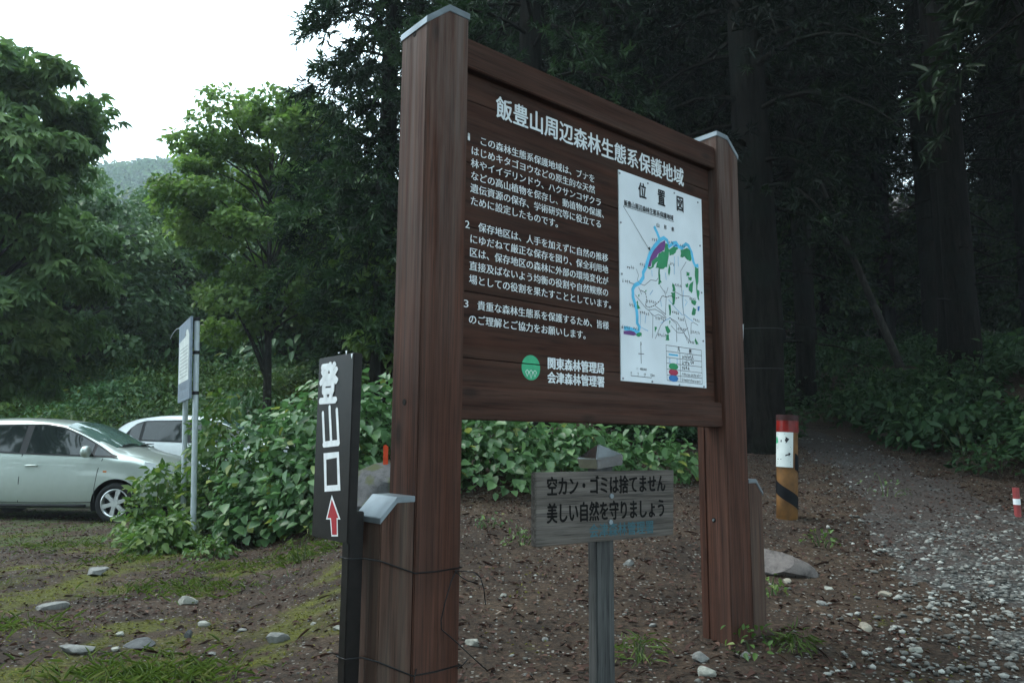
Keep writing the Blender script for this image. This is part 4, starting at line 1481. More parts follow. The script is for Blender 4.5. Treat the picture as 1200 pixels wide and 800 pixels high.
stroke(378.7, 484, 380.3, 520.5, .0165)
stroke(386.7, 477, 388.6, 519.5, .0165, .0016)
stroke(395.0, 480, 397.0, 518, .0165)
stroke(380.3, 520.6, 397.0, 518.6, .021, .0020)
o4 = sp([(130, 72), (250, 60), (262, 363), (138, 372)], Y7)
i4 = sp([(151, 122), (234, 106), (240, 318), (155, 325)], Y7)
for k in range(4):
    j = (k + 1) % 4
    t.add([fs(.0012)(*o4[k]), fs(.0012)(*o4[j]), fs(.0012)(*i4[j]), fs(.0012)(*i4[k])], [(0, 1, 2, 3)])
t.build('lettering', M['white_paint'], sgn, fix=False)
ar = sp([(195, 397), (262, 588), (240, 588), (243, 721), (192, 721), (182, 588), (150, 588)], Y7)
t = MB()
bar(ar)
t.build('arrow_border', M['white_paint'], sgn, fix=False)
t = MB()
c_ = np.array(sp([(203, 560)], Y7)[0])
ar2 = sp([(196, 432), (248, 577), (233, 577), (236, 708), (199, 708), (190, 577), (162, 577)], Y7)
bar(ar2, .002)
t.build('arrow', M['arrow'], sgn, fix=False)
# chipped paint at the top corner
t = MB()
for px, py, w_, h_ in ((405, 411, 2.4, 5), (411.5, 414.5, 2.2, 6), (396, 413, 3, 1.2)):
    bar([panu(px, py, SU), panu(px + w_, py - .4, SU), panu(px + w_ * .4, py + h_, SU)], .0011)
t.build('paint_chips', M['white_paint'], sgn, fix=False)

# black wires tying it to the notice board posts
def wire_loop(name, label, z0, z1, tail):
    pts = [(SU + .008, vr + .03, z0), (SU + .010, vr + .006, z0), (SU + .070, vr + .006, z0 - .004), (-WL - .135, -.006, z0 - .006), (-WL, -.006, z1), (-.1, -.007, z1 - .003), (.003, -.006, z1), (.006, .05, z1 + .004),
           (.006, DP + .006, z1), (-WL, DP + .007, z1), (-WL - .138, .172, z0), (SU + .070, .11, z0), (SU + .008, vr + .060, z0), (SU + .008, vr + .03, z0)]
    w = MB().tube(pts, .0026, 5)
    for q in tail:
        w.tube(q, .0022, 5)
    o = w.build(name, M['wire'], None, smooth=True)
    o.location = (BX, BY, 0)
    o.rotation_euler = (0, 0, BYAW)
    return tag(o, label, 'wire')


def pw(px, py, v):
    u, w = pan(px, py, v)
    return (u, v, w)


wire_loop('tie_wire', 'upper black tie wire with loose curling ends, round the black sign and left post', panu(405, 655, SU)[1], pan(520, 667, -.006)[1],
          [[pw(533, 668, -.012), pw(545, 669, -.02), pw(556, 670, -.03), pw(563, 676, -.03), pw(567, 690, -.03), pw(569, 708, -.03)],
           [pw(535, 670, -.012), pw(541, 676, -.02), pw(548, 680, -.03), pw(560, 683, -.03)],
           [pw(535, 668, -.012), pw(529, 680, -.02), pw(522, 704, -.022), pw(517, 726, -.02), pw(517.5, 737, -.02), pw(535, 752, -.03), pw(552, 768, -.04), pw(572, 786, -.05)]])
wire_loop('tie_wire', 'lower black tie wire round the foot of the black sign and left post', panu(405, 775, SU)[1], pan(520, 783, -.006)[1],
          [[pw(536, 783, -.008), pw(543, 778, -.02), pw(548, 772, -.03)], [pw(488, 783, -.007), pw(486, 792, -.012), pw(484, 806, -.02)]])

# ------------------------------------------------------------------ small grey litter sign
LY = R(30.5)
lx, ly = .356, 2.945
ls = thing('litter_sign', 'small weathered grey wooden sign with black writing on a short post under the big board', 'sign', (lx, ly, 0), LY)


def lsp(px, py, v):
    """(u, w) on the plank plane of this sign"""
    d = ray(px, py)
    n = np.array([-math.sin(LY), math.cos(LY), 0])
    o = np.array([lx, ly, 0])
    t_ = (v - n @ (np.array([0, 0, CAM_Z]) - o)) / (n @ d)
    q = np.array([0, 0, CAM_Z]) + t_ * d - o
    return float(q[0] * math.cos(LY) + q[1] * math.sin(LY)), float(q[2])


PV = -.075
cTL, cTR, cBL, cBR = lsp(627.5, 553.5, PV), lsp(790, 550.5, PV), lsp(627.5, 641, PV), lsp(789.5, 626.5, PV)
b = MB()
b.prism([cBL, cBR, cTR, cTL], UW, PV, PV + .032)
plank = b.build('plank', M['greywood'], ls, bevel=.003)
pA = lsp(698.5, 700, -.04)[0]
pB = lsp(720, 700, -.04)[0]
b = MB().box((pA, -.042, -.5), (pB, .012, .975))
b.build('post', M['greypost'], ls, bevel=.005)
# tilted pyramid cap of sheet metal
cw = .0655
ca = (pA + pB) / 2 + .004
cb = MB()
rot = Matrix.Rotation(R(-7), 4, 'Y')
z0 = 0
base = [(-cw, -cw), (cw, -cw), (cw, cw), (-cw, cw)]
q1 = [(x * .93, y * .93, 0) for x, y in base]
q2 = [(x, y, .040) for x, y in base]
apex = (0, 0, .088)
vs = [rot @ Vector(p) + Vector((ca, -.014, .955)) for p in q1 + q2 + [apex]]
cb.add(vs, [(0, 1, 5, 4), (1, 2, 6, 5), (2, 3, 7, 6), (3, 0, 4, 7), (4, 5, 8), (5, 6, 8), (6, 7, 8), (7, 4, 8), (3, 2, 1, 0)])
cb.build('metal_cap', M['chrome'], ls, bevel=.003)
fl_ = lambda u, w: (u, PV - .0012, w)
t = MB()
Z9 = (610, 510, 5.333)
def lz(x, y): return lsp(610 + x / 5.333, 510 + y / 5.333, PV)
(ua, wa), (ub, wb_) = lz(168, 318), lz(910, 302)
letter(t, '空カン・ゴミは捨てません', ua - .002, (wa + wb_) / 2, (ub - ua) / 12, .063, fl_, 3)
(ua, wa), (ub, wb_) = lz(168, 490), lz(910, 452)
letter(t, '美しい自然を守りましょう', ua - .002, (wa + wb_) / 2, (ub - ua) / 12, .066, fl_, 3)
t.build('lettering', M['woodink'], plank, fix=False)
t = MB()
(ua, wa), (ub, wb_) = lz(430, 598), lz(835, 570)
letter(t, '会津森林管理署', ua, (wa + wb_) / 2, (ub - ua) / 7, .046, fl_, 2)
t.build('faded_lettering', M['tealink'], plank, fix=False)
for x, y in ((566, 378), (560, 540)):
    u, w = lz(x, y)
    MB().tube([(u, PV - .006, w), (u, PV + .01, w)], .009, 10).build('bolt', M['capmetal'], plank)

# ------------------------------------------------------------------ ochre bollard log by the trail
bx, by, bz = G(922, 607)
bo = thing('bollard', 'ochre log bollard with black stripe, red taped top and white notice, beside the trail', 'bollard', (bx, by, bz))
br = 11.9 * by / F_PX
bo.rotation_euler = (0, R(2.8), 0)
zt = atY(922, 487, by)[2] - bz
zr = atY(922, 505, by)[2] - bz
MB().tube([(0, 0, -.3), (.003, 0, .2), (0, .003, zr), (0, 0, zt)], [br, br * .99, br * .985, br * .98], 24).build('log', M['yellowlog'], bo, smooth=True)
MB().tube([(0, 0, zr - .01), (0, 0, zt + .003)], [br + .004, br + .004], 24).build('red_band', M['redtape'], bo)
MB().tube([(0, 0, zt - .045), (0, 0, zt + .006)], [br + .0065, br + .0065], 24).build('dark_rim', M['darkred'], bo)


def wrap(mb, a0, a1, f0, f1, r_, n=18):
    """a strip wrapped round the log between angles, bottom f0(a), top f1(a)"""
    v = []
    for k in range(n + 1):
        a = a0 + (a1 - a0) * k / n
        v += [(r_ * math.sin(a), -r_ * math.cos(a), f0(a)), (r_ * math.sin(a), -r_ * math.cos(a), f1(a))]
    mb.add(v, [(2 * k, 2 * k + 2, 2 * k + 3, 2 * k + 1) for k in range(n)])


toward = math.atan2(-bx, by)          # angle of the side that faces the path entrance
zz = lambda py: atY(922, py, by)[2] - bz
b = MB()
wrap(b, -1.9 + toward, 1.9 + toward, lambda a: zz(586.5) - .055 * (a - toward), lambda a: zz(571.5) - .055 * (a - toward), br + .003)
wrap(b, .75 + toward, 2.4 + toward, lambda a: zz(549) - .05 * (a - toward - .75), lambda a: zz(530) - .05 * (a - toward - .75), br + .003)
b.build('black_stripe', M['blacktape'], bo, fix=False)
b = MB()
wrap(b, -1.25 + toward, .52 + toward, lambda a: zz(547), lambda a: zz(506.5), br + .006)
pn = b.build('notice_paper', M['sheet2'], bo, fix=False)


def on_log(a, z): return ((br + .008) * math.sin(a + toward), -(br + .008) * math.cos(a + toward), z)


b = MB()
for a0, z_, s_ in ((-.25, zz(516), 1.0), (.05, zz(532.5), .6)):
    ribbon(b, [(a0 - .35 * s_, z_ - .008), (a0 + .15 * s_, z_ + .004)], .020 * s_, on_log)
    blob(b, [(a0 + .12 * s_, z_ - .028 * s_), (a0 + .42 * s_, z_ + .012), (a0 + .10 * s_, z_ + .034 * s_)], on_log)
for k, (py, a1) in enumerate(((508.5, -.2), (523.5, .3), (525.5, .35), (538, -.5), (541, .3), (543.5, .3))):
    ribbon(b, [(-.95, zz(py)), (a1, zz(py))], .005, on_log)
b.build('notice_printing', M['ink'], pn, fix=False)
b = MB()
blob(b, [(-1.2, zz(520)), (-.85, zz(519)), (-.95, zz(513)), (-1.15, zz(512))], on_log)
b.build('notice_picture', M['emblem'], pn, fix=False)

# red and white marker stake at the right edge
sx, sy_, sz = G(1193, 606)
st = thing('marker_stake', 'short faded red marker stake at the right edge of the gravel path', 'stake', (sx, sy_, sz))
h_ = 33 * sy_ / F_PX
MB().tube([(0, 0, -.15), (0, 0, h_)], .028, 10).build('stake', M['pink'], st)
MB().tube([(0, 0, h_ * .42), (0, 0, h_ * .62)], .0295, 10).build('white_band', M['white_paint'], st)
# orange marker seen left of the tall post
ox, oy, oz = atY(452, 551, 7.2)
os_ = MB()
oh = 29 * 7.2 / F_PX
os_.prism([(-.018, -.7), (.022, -.7), (.018, oh - .02), (.0, oh), (-.03, oh)], lambda a, b_, d: (a, d, b_), 0, .012)
o = os_.build('marker_flag', M['orange'], None, bevel=.002)
o.location = (ox, oy, oz)
tag(o, 'orange plastic marker peeking out left of the tall left post, behind the mossy rock', 'marker')

# ------------------------------------------------------------------ blue-grey notice on two pipes
a1 = Vector((*G(226, 637)[:2], 0)); 
pr = Vector(atY(226, 637, a1.y))
zg = float(H(a1.x, a1.y))
dirn = Vector((-.45, .72, 0)).normalized()
ns = thing('parking_notice', 'blue-grey notice panel with a white sheet on two pale grey pipes among the bushes', 'notice', (a1.x, a1.y, zg), math.atan2(dirn.y, dirn.x))
ns.rotation_euler = (Matrix.Rotation(R(-2.6), 4, 'Y') @ Matrix.Rotation(math.atan2(dirn.y, dirn.x), 4, 'Z')).to_euler()
ztop = atY(229, 371, a1.y)[2] - zg
zpb = atY(224, 467, a1.y)[2] - zg
wN = .80
for k, xx in ((0, 0.0), (1, wN - .09)):
    g_ = float(H(a1.x + dirn.x * xx, a1.y + dirn.y * xx)) - zg
    po = MB().tube([(xx, -.0, g_ - .4), (xx, 0, ztop - .01 + .02 * k - (0 if k == 0 else .05))], .031, 14).build('pole', M['greypaint'], ns, smooth=False)
    for q in (.03, .44, .93):
        z_ = zpb + (ztop - zpb) * (1 - q)
        MB().tube([(xx, 0, z_ - .02), (xx, 0, z_ + .02)], .036, 14).build('clamp', M['blackplastic'], po)
        MB().box((xx - .015, .028, z_ - .018), (xx + .015, .062, z_ + .018)).build('clamp_bracket', M['blackplastic'], po)
pb = MB().box((-.05, .050, zpb), (wN, .075, ztop)).build('panel', M['bluegrey'], ns, bevel=.003)
hP = ztop - zpb
MB().prism([(.04, zpb + hP * .24), (wN - .06, zpb + hP * .24), (wN - .06, zpb + hP * .77), (.30, zpb + hP * .79), (.22, zpb + hP * .87), (.12, zpb + hP * .86), (.04, zpb + hP * .78)], UW, .0755, .0775).build('white_sheet', M['sheet2'], pb)
b = MB()
rk2 = random.Random(2)
for k in range(7):
    y_ = zpb + hP * (.045 + .026 * k)
    if k in (3,): continue
    x_ = .05
    while x_ < wN - .12:
        l_ = rk2.uniform(.02, .05)
        b.box((x_, .0755, y_), (x_ + l_, .0768, y_ + .006)); x_ += l_ + .012
for k in range(9):
    y_ = zpb + hP * (.30 + .045 * k)
    x_ = .10
    while x_ < wN - .16:
        l_ = rk2.uniform(.02, .05)
        b.box((x_, .0778, y_), (x_ + l_, .0788, y_ + .007)); x_ += l_ + .014
b.build('printing', M['grey_ink'], pb)
b = MB()
tx_ = .28
blob(b, [(tx_ + .5 * (k_ - .18), z_) for k_, z_ in ((.05, zpb + hP * .80), (.31, zpb + hP * .80), (.18, zpb + hP * .86))], lambda a, c: (a, .0795, c))
b.build('triangle_mark', M['grey_ink'], pb, fix=False)
MB().tube(bez((wN - .02, .06, ztop - .03), (wN + .2, .08, ztop + .05), (wN + .42, .12, ztop - .09), 7), .005, 5).build('loose_wire', M['greypaint'], ns)

# tag and wires on the thick cedar behind the right post
cx, cy_ = 3.77, 11.2
for py, nm, lb in ((383, 'trunk_wire', 'upper thin pale wire round the thick cedar trunk, level with the white tag'), (430, 'trunk_wire', 'lower thin pale wire round the thick cedar trunk, below the white tag')):
    p = atY(890, py, cy_ - .3)
    w = MB()
    w.tube([(.35 * math.cos(a), .35 * math.sin(a), .02 * math.sin(a)) for a in np.linspace(0, 6.2832, 25)], .0035, 4)
    o = w.build(nm, M['ruststeel'])
    o.location = (cx + .01, cy_, p[2])
    tag(o, lb, 'wire')
p = atY(871, 395, cy_ - .37)
o = MB().prism([(-.13, -.20), (.0, -.20), (.035, .22), (-.13, .22)], lambda a, b_, d: (a, d, b_), 0, .012).build('tree_tag', M['sheet'])
o.location = (cx - .315, cy_ - .182, p[2])
o.rotation_euler = (0, 0, R(-60))
tag(o, 'white tag hung on the thick cedar trunk, just showing right of the right post', 'tag')

# ------------------------------------------------------------------ cars
TOP = [(.80, .52), (.775, .66), (.70, .78), (.55, .87), (.30, .955), (.05, 1.02), (-.16, 1.085), (-.40, 1.215), (-.70, 1.365), (-.95, 1.455), (-1.20, 1.498), (-1.6, 1.522), (-2.0, 1.515), (-2.4, 1.475), (-2.7, 1.41), (-2.9, 1.22), (-3.02, .98), (-3.07, .80), (-3.09, .50)]
TX = [p[0] for p in TOP][::-1]
TZ = [p[1] for p in TOP][::-1]


def ztop_(x): return float(np.interp(x, TX, TZ))
def plan(x): return float(np.interp(x, [-3.10, -3.02, -2.8, -2.3, -1.2, 0, .35, .58, .72, .80], [.80, .90, .965, 1, 1, .995, .96, .89, .78, .58]))
def belt(x): return float(np.interp(x, [-3.1, -2.6, -1.5, -.2, .0], [1.02, 1.01, .97, .93, .93]))


def car_ring(x):
    zt_, s = ztop_(x), plan(x)
    hood = x > -.14
    zb = float(np.interp(x, [-3.1, -2.8, .5, .8], [.32, .19, .19, .26]))
    if hood:
        sh = min(.915, zt_ - .07)
        up = [(.825 * s, sh * .93), (.795 * s, sh), (.70 * s, sh + (zt_ - sh) * .55), (.45 * s, sh + (zt_ - sh) * .9), (0, zt_)]
    else:
        bz_ = min(belt(x), zt_ - .05)
        g = float(np.interp(x, [-.9, -.14], [.0, .09]))
        yr = .615 + g
        up = [(.83 * s, bz_ - .10), (.805 * s, bz_), (yr * s + .01, zt_ - .085 * min(1, (zt_ - bz_) / .3)), ((yr - .12) * s, zt_ - .018), (0, zt_)]
    side = [(.70 * s, zb), (.79 * s, zb + .03), (.828 * s, zb + .17), (.838 * s, .60 if zt_ > .75 else .45)]
    if zt_ < .75:
        side = [(.70 * s, zb), (.79 * s, zb + .03), (.828 * s, zb + (zt_ - zb) * .35), (.838 * s, zb + (zt_ - zb) * .6)]
        up = [(.83 * s, zb + (zt_ - zb) * .72), (.80 * s, zb + (zt_ - zb) * .84), (.70 * s, zb + (zt_ - zb) * .93), (.45 * s, zb + (zt_ - zb) * .98), (0, zt_)]
    half = [(0, zb)] + side + up
    return half


def glass_y(x, z):
    """half width of the glasshouse side at height z"""
    bz_ = belt(x)
    zt_ = ztop_(x)
    g = float(np.interp(x, [-.9, -.14], [.0, .09]))
    s = plan(x)
    a, c = .805 * s, (.615 + g) * s + .01
    k = (z - bz_) / max(.05, (zt_ - .085 * min(1, (zt_ - bz_) / .3) - bz_))
    return a + (c - a) * k


def make_car(name, label, cat, loc, rz, paint, dirty=True):
    root = thing(name, label, cat, loc, rz)
    xs = [.80, .785, .75, .70, .62, .52, .40, .26, .10, -.02, -.14, -.17, -.28, -.42, -.58, -.75, -.92, -1.1, -1.35, -1.65, -2.0, -2.3, -2.55, -2.75, -2.88, -2.97, -3.03, -3.07, -3.09]
    v, f = [], []
    for x in xs:
        h = car_ring(x)
        ring = [(x, -y, z) for y, z in h] + [(x, y, z) for y, z in h[-2:0:-1]]
        v += ring
    n = 18
    for i in range(len(xs) - 1):
        for k in range(n):
            f.append((i * n + k, i * n + (k + 1) % n, (i + 1) * n + (k + 1) % n, (i + 1) * n + k))
    f.append(tuple(range(n)))
    f.append(tuple((len(xs) - 1) * n + k for k in range(n - 1, -1, -1)))
    body = MB().add(v, f).build('body', M[paint], root, smooth=True)
    ss = body.modifiers.new('round', 'SUBSURF')
    ss.levels = ss.render_levels = 2
    cut = MB()
    for wx in (0, -2.45):
        for sg in (-1, 1):
            cut.tube([(wx, sg * .50, .285), (wx, sg * 1.0, .285)], .345, 36)
    cu = cut.build('cutter', None, root)
    bo_ = body.modifiers.new('arches', 'BOOLEAN')
    bo_.operation = 'DIFFERENCE'
    bo_.solver = 'EXACT'
    bo_.use_self = True
    bo_.object = cu
    bpy.context.view_layer.update()
    me = bpy.data.meshes.new_from_object(body.evaluated_get(bpy.context.evaluated_depsgraph_get()))
    body.modifiers.clear()
    body.data = me
    if not me.materials: me.materials.append(M[paint])
    me.shade_smooth()
    me.set_sharp_from_angle(angle=R(40))
    bpy.data.objects.remove(cu)
    for sg in (-1, 1):
        for wx in (0, -2.45):
            a = MB()
            a.tube([(wx, sg * .52, .285), (wx, sg * .818, .285)], [.341, .341], 36)
            # arch liner: a dark well behind the wheel
            b_ = MB()
            k = 36
            vv_, ff_ = [], []
            for i in range(k + 1):
                an = -.35 + (math.pi + .7) * i / k
                for yy in (.52, .815):
                    vv_.append((wx + .343 * math.cos(an), sg * yy, .285 + .343 * math.sin(an)))
            for i in range(k): ff_.append((2 * i, 2 * i + 1, 2 * i + 3, 2 * i + 2))
            nb_ = len(vv_)
            vv_ += [(wx, sg * .52, .285)]
            for i in range(k): ff_.append((2 * i, 2 * i + 2, nb_))
            b_.add(vv_, ff_).build('arch_liner', M['blackplastic'], root, fix=False)
            # wheel
            yo = .815
            prof = [(.185, yo - .17), (.27, yo - .175), (.290, yo - .15), (.292, yo - .06), (.284, yo - .015), (.262, yo + .004), (.215, yo - .004), (.195, yo - .02), (.19, yo - .05)]
            vv_, ff_ = [], []
            for i in range(40):
                an = 2 * math.pi * i / 40
                for r_, y_ in prof: vv_.append((wx + r_ * math.cos(an), sg * y_, .285 + r_ * math.sin(an)))
            m_ = len(prof)
            for i in range(40):
                for j in range(m_ - 1):
                    ff_.append((i * m_ + j, i * m_ + j + 1, ((i + 1) % 40) * m_ + j + 1, ((i + 1) % 40) * m_ + j))
            wh = MB().add(vv_, ff_).build('wheel', M['rubber'], root, smooth=True)
            rm = MB()
            rp_ = [(.198, yo - .012), (.203, yo - .002), (.19, yo + .002), (.178, yo - .012), (.172, yo - .06)]
            vv_, ff_ = [], []
            for i in range(40):
                an = 2 * math.pi * i / 40
                for r_, y_ in rp_: vv_.append((wx + r_ * math.cos(an), sg * y_, .285 + r_ * math.sin(an)))
            for i in range(40):
                for j in range(4): ff_.append((i * 5 + j, i * 5 + j + 1, ((i + 1) % 40) * 5 + j + 1, ((i + 1) % 40) * 5 + j))
            rm.add(vv_, ff_)
            for q in range(6):
                an = 2 * math.pi * q / 6 + .3
                ca, sa = math.cos(an), math.sin(an)
                pts = [(.03, -.034), (.10, -.026), (.182, -.036), (.182, .036), (.10, .026), (.03, .034)]
                rm.prism([(wx + r_ * ca - t_ * sa, .285 + r_ * sa + t_ * ca) for r_, t_ in pts], lambda a_, b2, d: (a_, sg * d, b2), yo - .035, yo - .008)
            rm.tube([(wx, sg * (yo - .04), .285), (wx, sg * (yo - .004), .285)], [.058, .05], 18)
            rm.build('rim', M['alloy'], wh)
            MB().tube([(wx, sg * (yo - .10), .285), (wx, sg * (yo - .075), .285)], .178, 24).build('brake_disc', M['blackplastic'], wh)

        def side_poly(pts, lift, th=.006):
            mb = MB()
            dense = []
            for i, p in enumerate(pts):
                q = pts[(i + 1) % len(pts)]
                for k in range(4): dense.append((p[0] + (q[0] - p[0]) * k / 4, p[1] + (q[1] - p[1]) * k / 4))
            mb.add([(x, sg * (glass_y(x, z) + lift), z) for x, z in dense], [tuple(range(len(dense)))])
            # strips across keep the pane on the curved side
            return mb
        def pane(pts_top, pts_bot, lift):
            mb = MB()
            n_ = len(pts_top)
            vv_ = []
            for (xt, zt2), (xb, zb2) in zip(pts_top, pts_bot):
                for k in range(5):
                    x = xb + (xt - xb) * k / 4; z = zb2 + (zt2 - zb2) * k / 4
                    vv_.append((x, sg * (glass_y(x, z) + lift), z))
            ff_ = [(i * 5 + k, (i + 1) * 5 + k, (i + 1) * 5 + k + 1, i * 5 + k + 1) for i in range(n_ - 1) for k in range(4)]
            return mb.add(vv_, ff_)
        # black surround of the side glass, then the panes
        def tl(x): return min(ztop_(x) - .092, 1.44)
        X_ = np.linspace(-2.62, -.02, 30)
        def top_z(x): return float(np.interp(x, [-2.62, -2.5, -2.3, -1.2, -.9, -.6, -.3, -.06], [1.10, 1.30, 1.385, 1.415, 1.365, 1.245, 1.09, .955]))
        tp_ = [(x, top_z(x)) for x in X_]
        bt_ = [(x, belt(x) + .008) for x in X_]
        pane(tp_, bt_, .006).build('window_surround', M['blackplastic'], root, smooth=True, fix=False)
        for x0_, x1_ in ((-.355, -.10), (-1.34, -.40), (-2.26, -1.44), (-2.52, -2.32)):
            xs_ = np.linspace(x0_, x1_, 10)
            pane([(x, top_z(x) - .022) for x in xs_], [(x, belt(x) + .028) for x in xs_], .010).build('side_window', M['glass'], root, smooth=True, fix=False)
        # door gaps, handles, sill strip, mirror
        gp = MB()
        def on_side(x, z, l_=.0035):
            s = plan(x); bz_ = belt(x)
            y = float(np.interp(z, [.19, .22, .36, .60, bz_ - .10, bz_], [.70, .79, .828, .838, .83, .805])) * s
            return (x, sg * (y + l_), z)
        for line in ([(-.30, .30), (-.30, .50), (-.27, .75), (-.22, .92)], [(-1.39, .29), (-1.39, .6), (-1.39, .97)], [(-2.2, .97), (-2.2, .80), (-2.12, .62), (-2.0, .45), (-1.98, .30)], [(-.30, .30), (-.85, .29), (-1.39, .29), (-1.98, .30)]):
            gp.tube([on_side(x, z, -.003) for x, z in line], .0065, 4)
        gp.build('door_gap', M['blackplastic'], root)
        for hx_ in (-1.22, -2.06):
            MB().tube([on_side(hx_ - .09, .805, .010), on_side(hx_ - .06, .812, .028), on_side(hx_ + .06, .812, .028), on_side(hx_ + .09, .805, .010)], [.013, .015, .015, .012], 8).build('door_handle', M[paint], root, smooth=True)
        MB().tube([on_side(x, .245, .002) for x in np.linspace(-2.05, -.42, 10)], .022, 8).build('sill_strip', M['blackplastic'], root, smooth=True)
        mm = MB()
        mm.tube([(-.40, sg * .80, .965), (-.37, sg * .90, .985)], [.03, .025], 8)
        mi = mm.build('mirror', M['blackplastic'], root, smooth=True)
        sh = MB()
        for k in range(1): sh.tube([(-.335, sg * .955, 1.015), (-.36, sg * .955, 1.015), (-.405, sg * .955, 1.015), (-.43, sg * .955, 1.015)], [.05, .082, .085, .075], 14)
        so_ = sh.build('mirror_shell', M[paint], mi, smooth=True)
        # headlamp and side marker
        hl = MB()
        rows = []
        vv_ = []
        for k, x in enumerate(np.linspace(.38, .77, 9)):
            s = plan(x)
            lo = float(np.interp(x, [.38, .77], [.80, .60])); hi = float(np.interp(x, [.38, .6, .77], [.875, .83, .70]))
            for z in (lo, (lo + hi) / 2, hi):
                vv_.append((x + .006, sg * (.832 * s + .008 - .05 * max(0, z - .78)), z))
        hl.add(vv_, [(3 * i + j, 3 * i + 3 + j, 3 * i + 4 + j, 3 * i + 1 + j) for i in range(8) for j in range(2)])
        hl.build('headlight', M['lamp'], root, smooth=True, fix=False)
        MB().box(tuple(min(a_, b_) for a_, b_ in zip(on_side(-.19, .72, -.01), on_side(-.14, .745, .006))), tuple(max(a_, b_) for a_, b_ in zip(on_side(-.19, .72, -.01), on_side(-.14, .745, .006)))).build('side_marker', M['amber'], root)
    # windscreen and rear window follow the body, a little proud
    for nm, xa, xb, mt in (('windscreen', -.90, -.165, 'windscreen'), ('rear_window', -2.98, -2.74, 'glass')):
        vv_ = []
        X_ = np.linspace(xa, xb, 10)
        for x in X_:
            zt_ = ztop_(x)
            g = float(np.interp(x, [-.9, -.14], [.0, .09]))
            hw = (.615 + g) * plan(x) - .05
            for k in range(9):
                t_ = -1 + k / 4
                drop = .018 * abs(t_) ** 2 + .05 * abs(t_) ** 6
                vv_.append((x, hw * t_, zt_ + .012 - drop))
        MB().add(vv_, [(i * 9 + k, (i + 1) * 9 + k, (i + 1) * 9 + k + 1, i * 9 + k + 1) for i in range(9) for k in range(8)]).build(nm, M[mt], root, smooth=True, fix=False)
    for y0_ in (-.42, .12):
        MB().tube([(-.14, y0_, 1.098), (-.17, y0_ + .25, 1.118), (-.19, y0_ + .52, 1.122)], [.012, .010, .006], 6).build('wiper', M['blackplastic'], root)
    MB().box((.765, -.40, .42), (.815, .40, .56)).build('grille', M['blackplastic'], root)
    return root


CX, CY = (143 - 600) / F_PX * 10.85 * .995, 10.85
make_car('parked_car', 'silver-green hatchback parked side-on at the left edge, in front of the other car', 'car', (CX, CY + .8, float(H(CX, CY + .8)) - .01), R(0), 'carpaint')
make_car('parked_car', 'white car parked behind the silver hatchback, only its roof and windows showing', 'car', (-4.75, 15.0, float(H(-4.75, 15.0)) + .06), R(2), 'carwhite')


# ------------------------------------------------------------------ stones one can tell apart
def stone(name, label, px, py, wpx, asp, mt, seed, cat='stone', sink=.35, deep=.75, rot=0, p=None, tilt=0):
    p = p or G(px, py)
    w = wpx * p[1] / F_PX / 2
    bm = bmesh.new()
    bmesh.ops.create_icosphere(bm, subdivisions=3, radius=1)
    r = np.random.default_rng(seed)
    dirs = unit(r.normal(size=(11, 3)))
    cuts = r.uniform(.48, .88, 11)
    for v in bm.verts:
        c = np.array(v.co)
        for d, k in zip(dirs, cuts):                    # facets knocked off
            q = c @ d
            if q > k: c = c - d * (q - k) * .96
        c = c * (1 + .03 * math.sin(9 * c[0] + seed) * math.sin(8 * c[1]) + .02 * math.sin(17 * c[2] + 2 * c[0]))
        v.co = (c[0] * w, c[1] * w * deep, c[2] * w * asp * 1.3)
    me = bpy.data.meshes.new(name)
    bm.to_mesh(me)
    bm.free()
    me.shade_smooth()
    me.set_sharp_from_angle(angle=R(28))
    me.materials.append(M[mt])
    o = bpy.data.objects.new(name, me)
    COL.objects.link(o)
    o.location = (p[0], p[1] + w * deep * .5, p[2] + w * asp * (1 - sink) * .7)
    o.rotation_euler = (r.uniform(-.1, .1), r.uniform(-.12, .12) + tilt, rot + r.uniform(-.3, .3))
    tag(o, label, cat)


